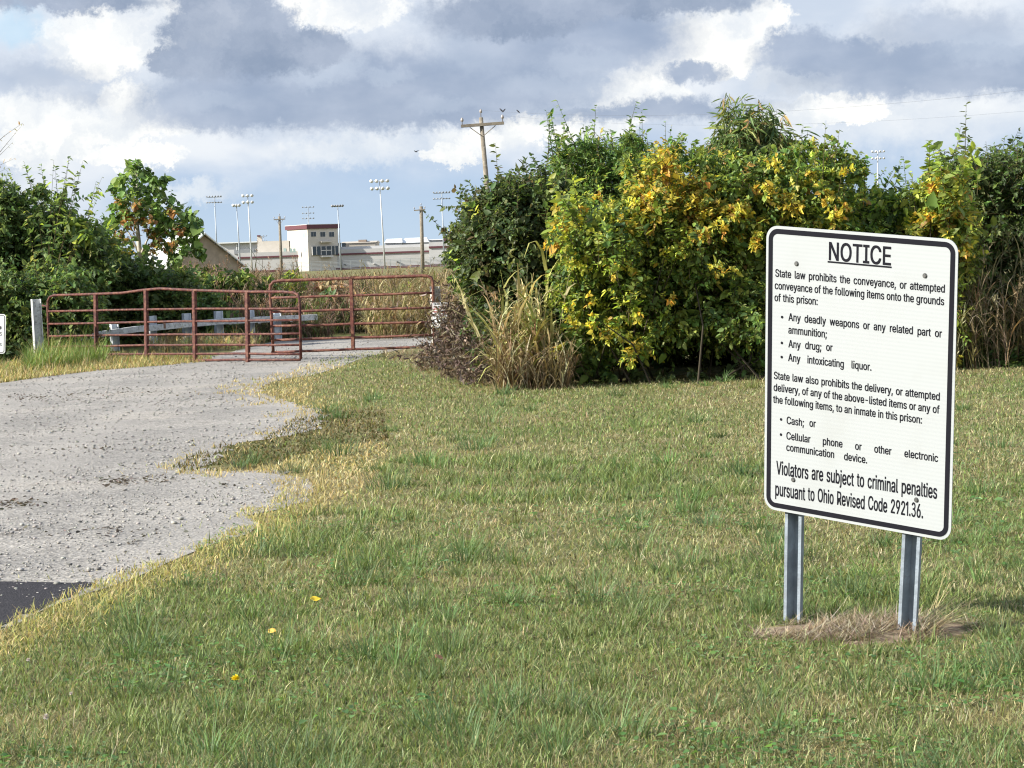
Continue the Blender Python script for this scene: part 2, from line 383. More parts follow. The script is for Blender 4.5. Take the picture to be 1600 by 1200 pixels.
    def limbs(s, n=9, r=.03, col=(.07, .058, .04), foot=.25):
        """stems from the ground up into the clumps"""
        rng = s.rng; k = rng.choice(len(s.cen), min(n, len(s.cen)), replace=False); B = s.cen[k, :3]
        A = s.base + np.stack([rng.normal(0, foot, len(k)), rng.normal(0, foot, len(k)), np.full(len(k), -.05)], 1)
        s.D.append(sticks_np(A, B, np.full(len(k), r * .6), r * .2, col, rng.normal(0, .12, (len(k), 3)))); return s
    def done(s):
        if s.L: build_np('foliage', s.L, M_LEAF, s.root, s.base)
        if s.T or s.D: build_np('branches', s.T + s.D, M_DRY, s.root, s.base)
        return s.root
def weed_patch(rng, n, px, d0, d1, h, pal, blades=5, leafL=.45, leafW=.022, head=.6, headpal=None, hj=.25, stalk=.006, inside=None):
    """tall stalks with strap leaves and seed heads; returns mesh parts"""
    d = rng.uniform(d0, d1, n); x = (rng.uniform(px[0], px[1], n) - 800 + 3.3) / FPX * d
    if inside is not None: k = inside(x, d); x, d = x[k], d[k]; n = len(x)
    hh = h(x, d) * np.exp(rng.normal(0, hj, n)) if callable(h) else h * np.exp(rng.normal(0, hj, n))
    A = np.stack([x, d, np.zeros(n)], 1); tilt = rng.normal(0, .16, (n, 2)); B = A + np.stack([tilt[:, 0] * hh, tilt[:, 1] * hh, hh], 1)
    col = pick(pal, n, rng, .2); out = [sticks_np(A, B, np.full(n, stalk), stalk * .4, col * .9)]
    t = rng.uniform(.05, .85, (n, blades)); pos = (A[:, None] + (B - A)[:, None] * t[..., None]).reshape(-1, 3); N = n * blades
    c2 = np.repeat(col, blades, 0) * np.exp(rng.normal(0, .22, (N, 1)))
    out.append(blades_np(pos, rng.uniform(0, 2 * PI, N), rng.uniform(.1, .7, N), rng.uniform(.5, 2.4, N), leafL * np.exp(rng.normal(0, .3, N)), np.full(N, leafW), c2, 4))
    k = rng.random(n) < head
    if k.any():
        hb = B[k]; m_ = len(hb); nl = 16; tt = rng.uniform(0, 1, (m_, nl)); hl = .22 * hh[k][:, None]
        pos = hb[:, None] - (B - A)[k][:, None] * (tt * .16)[..., None] + rng.normal(0, .025, (m_, nl, 3)); ld = unit(rng.normal(0, .5, (m_, nl, 3)) + np.array([0, 0, .7]))
        hc = np.repeat(pick(headpal or pal, m_, rng), nl, 0)
        out.append(leaves_np(pos.reshape(-1, 3), ld.reshape(-1, 3), unit(rng.normal(size=(m_ * nl, 3))), rng.uniform(.05, .10, m_ * nl), rng.uniform(.012, .022, m_ * nl), hc))
    return out

# ------------------------------------------------------------------ ground, gravel drive, asphalt
gp = lambda lst: [tuple(ground(x, y)[:2]) for x, y in lst]
EDGE_PX = [(760, 532), (700, 535), (640, 541), (575, 548), (520, 560), (480, 576), (430, 588), (372, 600), (358, 608), (375, 622), (420, 632), (448, 640), (462, 655), (455, 672), (410, 684), (360, 690),
           (330, 697), (300, 712), (268, 732), (300, 738), (380, 736), (425, 745), (452, 758), (462, 770), (440, 785), (405, 797), (375, 808), (350, 828), (322, 845), (290, 858), (250, 872), (225, 884),
           (190, 902), (160, 914), (110, 930), (60, 950), (0, 978), (-150, 1040), (-420, 1150), (-1000, 1500), (-2600, 2600)]
BACK_PX = [(-7000, 2600), (-1500, 640), (-700, 618), (-300, 608), (0, 598), (75, 588), (150, 578), (250, 571), (300, 563), (350, 553), (400, 541), (430, 533), (500, 528), (600, 525), (690, 522), (760, 519)]
EDGE = gp(EDGE_PX); GRAVEL = EDGE + gp(BACK_PX); SHEET = [(x - .10 + .018 * y, y) for x, y in EDGE] + gp(BACK_PX)
def wobble(poly, amp, step, seed, closed=True):
    """subdivide an outline and make it irregular"""
    rng = np.random.default_rng(seed); out = []
    n = len(poly)
    for i in range(n if closed else n - 1):
        a, b = np.array(poly[i]), np.array(poly[(i + 1) % n]); L = np.linalg.norm(b - a); k = max(1, min(60, int(L / step)))
        for j in range(k):
            p = a + (b - a) * j / k; s = min(amp, L * .25) if k > 1 else amp * .3
            out.append(tuple(p + rng.normal(0, s, 2)))
    return out
def sheet(name, poly, z, M):
    me = bpy.data.meshes.new(name); bm = bmesh.new()
    f = bm.faces.new([bm.verts.new((x, y, z)) for x, y in poly]); f.normal_update()
    if f.normal.z < 0: f.normal_flip()
    bmesh.ops.triangulate(bm, faces=[f], ngon_method='EAR_CLIP'); bm.to_mesh(me); bm.free()
    o = link_mesh(name, me, M); o['kind'] = 'structure'; return o
# soil and thatch under the grass, dry field colour farther out
M_SOIL, t, b = mat('thatch_soil'); co = obj_co(t)
n1 = t.noise(co, .55, 5, .6); n2 = t.noise(co, 9, 6, .7)
c = t.mix(t.smooth(n2, .35, .68), (.10, .085, .04), (.26, .22, .10)); c = t.mix(t.smooth(n1, .42, .62, 0, .55), c, (.085, .12, .035))
t.put(b.inputs['Base Color'], c); b.inputs['Roughness'].default_value = .95; b.inputs['Specular IOR Level'].default_value = .1
bp = t.new('ShaderNodeBump'); bp.inputs['Strength'].default_value = .8; bp.inputs['Distance'].default_value = .03; t.put(bp.inputs['Height'], t.noise(co, 26, 6, .7)); t.put(b.inputs['Normal'], bp.outputs[0])
g = sheet('ground', [(-2500, -60), (2500, -60), (2500, 4500), (-2500, 4500)], 0.0, M_SOIL)
# crushed limestone
M_GRAV, t, b = mat('crushed_limestone'); co = obj_co(t)
v1 = t.new('ShaderNodeTexVoronoi'); v1.inputs['Scale'].default_value = 38; t.put(v1.inputs['Vector'], co)
v2 = t.new('ShaderNodeTexVoronoi'); v2.inputs['Scale'].default_value = 95; t.put(v2.inputs['Vector'], co)
sp = t.new('ShaderNodeSeparateColor'); t.put(sp.inputs[0], v1.outputs['Color']); sp2 = t.new('ShaderNodeSeparateColor'); t.put(sp2.inputs[0], v2.outputs['Color'])
g1 = t.smooth(sp.outputs[0], 0, 1, .74, 1.2); g2 = t.smooth(sp2.outputs[1], 0, 1, .76, 1.2)
base = t.mix(t.smooth(t.noise(co, .7, 5, .6), .38, .62), (.228, .214, .192), (.288, .268, .237))          # packed fines against bare stone
base = t.mix(t.smooth(t.noise(co, .35, 4, .6), .55, .7, 0, .65), base, (.31, .28, .235))
c = t.vec('SCALE', t.vec('SCALE', base, s=g1), s=g2)
sxg = t.new('ShaderNodeSeparateXYZ'); t.put(sxg.inputs[0], co)
lane = t.math('ADD', sxg.outputs[0], t.math('MULTIPLY', sxg.outputs[1], .052)); lane = t.math('ADD', lane, t.math('MULTIPLY', t.noise(co, .25, 3), .9))
trk = t.math('POWER', t.math('ABSOLUTE', t.math('SINE', t.math('MULTIPLY', lane, 1.75))), 5.0)
c = t.mix(t.math('MULTIPLY', trk, .38), c, (.315, .293, .26))                                         # packed wheel tracks
st = t.smooth(t.noise(t.vec('MULTIPLY', co, (.55, 1.8, 1)), 1.3, 6, .7), .62, .70)                     # damp, dirty streaks
c = t.mix(t.math('MULTIPLY', st, .75), c, (.13, .115, .095))
t.put(b.inputs['Base Color'], c); b.inputs['Roughness'].default_value = .92; b.inputs['Specular IOR Level'].default_value = .2
bp = t.new('ShaderNodeBump'); bp.inputs['Strength'].default_value = .6; bp.inputs['Distance'].default_value = .012
t.put(bp.inputs['Height'], t.math('ADD', t.math('MULTIPLY', v1.outputs['Distance'], 1.2), t.noise(co, 60, 5, .7))); t.put(b.inputs['Normal'], bp.outputs[0])
sheet('gravel_drive', SHEET[:6] + wobble(SHEET[6:len(EDGE)], .05, .2, 3, False) + SHEET[len(EDGE) - 1:], .004, M_GRAV)
M_ASPH, t, b = mat('asphalt'); co = obj_co(t)
v = t.new('ShaderNodeTexVoronoi'); v.inputs['Scale'].default_value = 90; t.put(v.inputs['Vector'], co)
sp = t.new('ShaderNodeSeparateColor'); t.put(sp.inputs[0], v.outputs['Color'])
c = t.vec('SCALE', (.026, .024, .027), s=t.smooth(sp.outputs[0], .0, 1., .6, 1.25)); c = t.mix(t.smooth(t.noise(co, 3, 6, .7), .55, .75, 0, .4), c, (.10, .095, .09))
t.put(b.inputs['Base Color'], c); b.inputs['Roughness'].default_value = .85; b.inputs['Specular IOR Level'].default_value = .2
bp = t.new('ShaderNodeBump'); bp.inputs['Strength'].default_value = .7; bp.inputs['Distance'].default_value = .008; t.put(bp.inputs['Height'], v.outputs['Distance']); t.put(b.inputs['Normal'], bp.outputs[0])
ASPH = gp([(-1500, 880), (-600, 902), (-200, 910), (0, 913), (90, 911), (168, 910), (110, 930), (60, 950), (0, 978), (-150, 1040), (-420, 1150), (-1000, 1500), (-2600, 2600), (-7000, 2600)])
sheet('asphalt_road', wobble(ASPH, .05, .12, 5), .008, M_ASPH)
# loose stones lying on the drive
def stones():
    rng = np.random.default_rng(21); N = 32000; d = 8.6 * (44 / 8.6) ** rng.random(N) ; u = rng.uniform(-1.28, .05, N); x = u * d * .25 - .3
    k = in_poly(x, d, GRAVEL) & (fbm(x, d, 1.1) > rng.uniform(.25, .66, N)); x, d = x[k], d[k]
    ka = in_poly(x, d, ASPH) & (rng.random(len(x)) > .05 + .4 * (d > 10.4)); x, d = x[~ka], d[~ka]; n = len(x)
    r = (.0030 + .0006 * np.maximum(d - 9, 0) ** .6) * np.exp(rng.normal(0, .45, n))
    r = np.minimum(np.where(rng.random(n) < .006, r * 1.6, r), .016)
    cube = np.array([[a, b_, c_] for a in (-1, 1) for b_ in (-1, 1) for c_ in (-1, 1)], float)
    V = cube[None] * rng.uniform(.55, 1.1, (n, 8, 3)) * r[:, None, None]; V[..., 2] *= .5
    th = rng.uniform(0, 2 * PI, n); cth, sth = np.cos(th)[:, None], np.sin(th)[:, None]
    V = np.stack([V[..., 0] * cth - V[..., 1] * sth, V[..., 0] * sth + V[..., 1] * cth, V[..., 2]], -1)
    V += np.stack([x, d, .006 + r * .35], 1)[:, None]
    q = np.array([0, 1, 3, 2, 4, 6, 7, 5, 0, 4, 5, 1, 2, 3, 7, 6, 0, 2, 6, 4, 1, 5, 7, 3]); Fq = (np.arange(n)[:, None] * 8 + q).ravel()
    col = np.array([.27, .256, .23]) * np.exp(rng.normal(0, .15, (n, 1))) * np.exp(rng.normal(0, .03, (n, 3)))
    dk = rng.random(n) < .05; col[dk] *= .45
    o = mesh_np('gravel_stones', V.reshape(-1, 3), Fq, np.full(6 * n, 4), M_STONE, None, np.repeat(col, 8, 0)); o['kind'] = 'stuff'
    tag(o, 'loose pale grey limestone chips scattered over the drive', 'gravel')
M_STONE, t, b = mat('loose_stone'); a_ = t.new('ShaderNodeAttribute', attribute_name='tint'); t.put(b.inputs['Base Color'], a_.outputs['Color']); b.inputs['Roughness'].default_value = .9
stones()
def debris():
    """small dark heaps of dirt, leaf bits and twigs lying on the drive"""
    rng = np.random.default_rng(22); parts = []
    for px, py, wx, n in ((42, 620, 24, 70), (110, 618, 70, 40), (182, 753, 22, 60), (235, 748, 50, 60), (20, 787, 50, 90), (350, 757, 20, 12), (215, 848, 14, 10), (225, 612, 80, 40), (120, 700, 120, 40), (150, 830, 120, 40)):
        x = rng.normal(px, wx * .6, n); y = rng.normal(py, 3.5, n); P_ = np.array([ground(a, b_, .010) for a, b_ in zip(x, y)]); th = rng.uniform(0, 2 * PI, n)
        parts.append(leaves_np(P_, np.stack([np.cos(th), np.sin(th), rng.uniform(-.1, .5, n)], 1), unit(np.array([0, 0, 1.]) + rng.normal(0, .5, (n, 3))), rng.uniform(.015, .05, n), rng.uniform(.01, .03, n), pick([((.09, .075, .06), 3), ((.15, .125, .10), 2)], n, rng), .4, .2))
    o = build_np('dirt_clumps', parts, M_DRY); o['kind'] = 'stuff'; tag(o, 'dark dirt and leaf bits scattered on the gravel', 'debris')
debris()

# ------------------------------------------------------------------ lawn
GREEN = [((.145, .210, .050), 3), ((.190, .250, .066), 3), ((.100, .162, .044), 2.2), ((.25, .285, .09), 1.8)]
DRY = [((.38, .345, .16), 3), ((.31, .29, .125), 3), ((.45, .41, .23), 1.2), ((.25, .23, .09), 1.5)]
STRAW = [((.52, .41, .17), 3), ((.45, .34, .12), 2), ((.58, .50, .26), 1)]
YEL = [((.42, .40, .11), 3), ((.50, .44, .15), 2), ((.26, .29, .07), 1.2)]
SPUR = gp([(268, 732), (300, 712), (360, 690), (410, 684), (462, 655), (520, 640), (600, 640), (610, 700), (560, 735), (440, 722), (380, 736), (300, 738)])
TAN1 = gp([(365, 600), (430, 585), (500, 590), (480, 622), (400, 632), (372, 618)])
TAN2 = gp([(425, 745), (440, 722), (500, 700), (600, 690), (610, 720), (560, 770), (480, 800), (455, 770)])
TALL = [gp(q) for q in ([(600, 720), (800, 715), (1000, 730), (1180, 745), (1180, 775), (950, 785), (720, 790), (600, 760)], [(380, 840), (480, 800), (640, 800), (700, 830), (560, 900), (420, 890)], [(1240, 940), (1480, 905), (1480, 960), (1260, 985)])]
GREENZ = [gp(q) for q in ([(500, 560), (640, 560), (900, 610), (1100, 630), (900, 660), (640, 640), (520, 610)], [(120, 960), (330, 900), (560, 900), (430, 1010), (200, 1030)], [(150, 1130), (420, 1060), (760, 1110), (700, 1200), (180, 1230)])]
MOUND_C = (1.42, 8.72)
def lawn():
    rng = np.random.default_rng(5); N = 900000
    # draw distances so that near ground gets many fine blades and far ground fewer, wider ones
    lo, hi = 5.0, 40.0; e = -.45; d = (lo ** e + rng.random(N) * (hi ** e - lo ** e)) ** (1 / e)
    x = rng.uniform(0, 1, N) * (d * .54 + 3.2) - d * .27 - .9
    edge = dist_line(x, d, EDGE); wob = np.clip(d / 16, .5, 1.6); qx = x + (fbm(x * 2, d + 50, .45, 3) - .5) * .55 * wob; qd = d + (fbm(x - 80, d * .7, .35, 3) - .5) * 2.2 * wob; inside = in_poly(qx, qd, GRAVEL)
    keep = (~inside | ((edge < .6) & (rng.random(N) < .05 * np.exp(-edge * 4)))) & ~(in_poly(x, d, ASPH) & (edge > .04))
    hedge_y = 25.6 + np.where(x < -.3, 1.5, 0) + np.clip(-.3 - x, 0, 4) * 5.0
    keep &= (d < hedge_y + 1.2) & (np.hypot((x - MOUND_C[0]) / .46, (d - MOUND_C[1]) / .30) + (fbm(x * 1.0, d + 7, .14, 3) - .5) * 1.6 > rng.uniform(.6, 1.05, N))
    keep &= x > -.19 * d + .4 - 3.0 * (d < 26)
    x, d, edge, inside = x[keep], d[keep], edge[keep], inside[keep]; n = len(x)
    dry = fbm(x - 30, d * .6, 4.5, 3) * .25 + fbm(x, d * .7, 1.5, 4) * .45 + fbm(x + 40, d, .3, 3) * .30
    dry = dry + np.clip((d - 9) / 60, 0, .10) + .03
    L = .033 * np.exp(rng.normal(0, .34, n)); col = np.zeros((n, 3))
    pd = np.clip((dry - .45) * 4.6, .16, .80) + np.clip((10 - d) * .055, 0, .18)
    for z in GREENZ: k = in_poly(x, d, z); pd[k] *= .72
    tall = np.zeros(n, bool)
    for z in TALL: tall |= in_poly(x, d, z)
    tall &= fbm(x + 9, d - 4, .5, 3) > .42
    pd[tall] *= .3; L[tall] *= 1.75
    # scattered coarse tufts
    nt = 360; td = (lo ** e + rng.random(nt) * (26 ** e - lo ** e)) ** (1 / e); tx = rng.uniform(-1, 1, nt) * (td * .26 + .4)
    for q in gp([(260, 1150), (330, 1180), (640, 1080), (690, 1060), (1110, 1110), (1220, 1130), (930, 1070), (250, 1010), (1010, 960), (1190, 960), (1560, 880), (1480, 850), (1530, 1080), (1330, 1060), (720, 900), (570, 890)]):
        tx = np.append(tx, q[0]); td = np.append(td, q[1])
    red = rng.random(n); is_dry = red < pd
    col[:] = pick(GREEN, n, rng, .2); col[is_dry] = pick(DRY, int(is_dry.sum()), rng, .2)
    # bleached strip beside the gravel, brown spur and tan patches
    strip = np.exp(-(edge / (.30 + .012 * d)) ** 4); k = (rng.random(n) < strip * .93) & (d < 34); yk = k & (d < 15); sk = k & (d >= 15)
    col[yk] = pick(YEL + STRAW[:1], int(yk.sum()), rng, .15); col[sk] = pick(STRAW, int(sk.sum()), rng, .15); L[k] *= 1.25; is_dry |= k
    k = in_poly(x, d, SPUR) & (rng.random(n) < .8); col[k] = pick([((.075, .085, .022), 3), ((.13, .10, .035), 3), ((.20, .15, .05), 1)], int(k.sum()), rng, .2); L[k] *= .75; spur = k
    for z in (TAN1, TAN2): k = in_poly(x, d, z) & (rng.random(n) < .85); col[k] = pick(STRAW + DRY[:1], int(k.sum()), rng, .15)
    lean = np.abs(rng.normal(.32, .40, n)); bend = rng.uniform(.1, 1.6, n)
    flat = is_dry & (rng.random(n) < .5); lean[flat] = rng.uniform(.8, 1.45, int(flat.sum())); dark = rng.random(n) < .10; col[dark] *= .5; col *= np.exp(rng.normal(0, .13, (n, 1)))
    Wd = .0043 * (d / 6.5) ** .78 * np.exp(rng.normal(0, .2, n)) * np.where(spur, 1.7, 1); L = L * (d / 8) ** .10
    pos = np.stack([x, d, np.full(n, -.003)], 1)
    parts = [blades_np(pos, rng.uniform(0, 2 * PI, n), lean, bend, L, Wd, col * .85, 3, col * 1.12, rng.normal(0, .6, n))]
    # tufts
    nb = 55; nT = len(tx); ok = ~in_poly(tx, td, GRAVEL) & (dist_line(tx, td, EDGE) > .15) & (np.hypot(tx - MOUND_C[0], td - MOUND_C[1]) > .5); tx, td = tx[ok], td[ok]; nT = len(tx)
    sz = np.exp(rng.normal(0, .3, nT)); X = (tx[:, None] + rng.normal(0, .05, (nT, nb)) * sz[:, None]).ravel(); Y = (td[:, None] + rng.normal(0, .05, (nT, nb)) * sz[:, None]).ravel(); m_ = len(X)
    az_ = np.arctan2(Y - np.repeat(td, nb), X - np.repeat(tx, nb)) + rng.normal(0, .5, m_)
    c2 = np.repeat(pick([((.10, .17, .05), 3), ((.13, .20, .065), 2), ((.16, .22, .06), 1)], nT, rng, .15), nb, 0) * np.exp(rng.normal(0, .18, (m_, 1)))
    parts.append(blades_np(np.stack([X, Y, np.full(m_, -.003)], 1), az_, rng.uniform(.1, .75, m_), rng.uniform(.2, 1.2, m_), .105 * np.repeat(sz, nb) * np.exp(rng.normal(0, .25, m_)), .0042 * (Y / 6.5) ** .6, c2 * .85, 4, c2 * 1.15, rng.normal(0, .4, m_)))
    o = build_np('lawn_grass', parts, M_BLADE); o['kind'] = 'stuff'; tag(o, 'patchy mown lawn of green blades and dry straw', 'grass')
lawn()
def clover():
    """broad-leaved ground cover among the blades"""
    rng = np.random.default_rng(15); n0 = 26000; d = 5.5 * (16 / 5.5) ** rng.random(n0); x = rng.uniform(-1, 1, n0) * (d * .27 + .5)
    k = (fbm(x + 70, d + 20, .8, 3) > .56) & ~in_poly(x, d, GRAVEL) & (np.hypot(x - MOUND_C[0], d - MOUND_C[1]) > .45); x, d = x[k], d[k]; n = len(x)
    pos = np.stack([x, d, rng.uniform(.008, .04, n)], 1); th = rng.uniform(0, 2 * PI, n)
    ld = np.stack([np.cos(th), np.sin(th), rng.uniform(-.1, .4, n)], 1); nr = unit(np.array([0, 0, 1.]) + rng.normal(0, .3, (n, 3))); s = np.exp(rng.normal(0, .3, n))
    o = build_np('clover_leaves', [leaves_np(pos, ld, nr, .020 * s, .016 * s, pick([((.05, .115, .025), 3), ((.08, .15, .035), 2), ((.11, .18, .06), 1)], n, rng))], M_LEAF); o['kind'] = 'stuff'
    tag(o, 'low patches of small round green clover leaves in the lawn', 'clover')
clover()
def verge():
    """rough grass between drive, gate post and the bushes"""
    rng = np.random.default_rng(6); N = 60000; px = rng.uniform(-160, 330, N); py = rng.uniform(548, 602, N)
    top = np.interp(px, [-160, 0, 60, 150, 250, 330], [576, 574, 566, 556, 560, 562]); bot = np.interp(px, [-160, 0, 75, 150, 250, 330], [604, 598, 588, 579, 571, 564])
    k = (py > top) & (py < bot + 1); px, py = px[k], py[k]; fr = (py - top[k]) / (bot[k] - top[k] + .01)
    P_ = np.array([ground(a, b_) for a, b_ in zip(px, py)]); n = len(P_); green = (fr < .62) & (px > 40) & (px < 165)
    g2 = rng.random(n) < np.where(green, .85, .35 - .2 * fr); col = pick(STRAW + [((.22, .17, .06), 3)], n, rng, .2); col[g2] = pick([((.13, .21, .035), 3), ((.19, .26, .05), 2)], int(g2.sum()), rng, .2)
    L = .12 * np.exp(rng.normal(0, .35, n)) * np.where(green, 2.6, 1) * np.where(fr > .7, .6, 1)
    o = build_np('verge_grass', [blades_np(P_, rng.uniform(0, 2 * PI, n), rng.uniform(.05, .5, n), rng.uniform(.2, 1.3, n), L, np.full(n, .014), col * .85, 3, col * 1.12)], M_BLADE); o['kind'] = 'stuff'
    tag(o, 'rough green and straw coloured grass at the foot of the gate', 'grass')
verge()

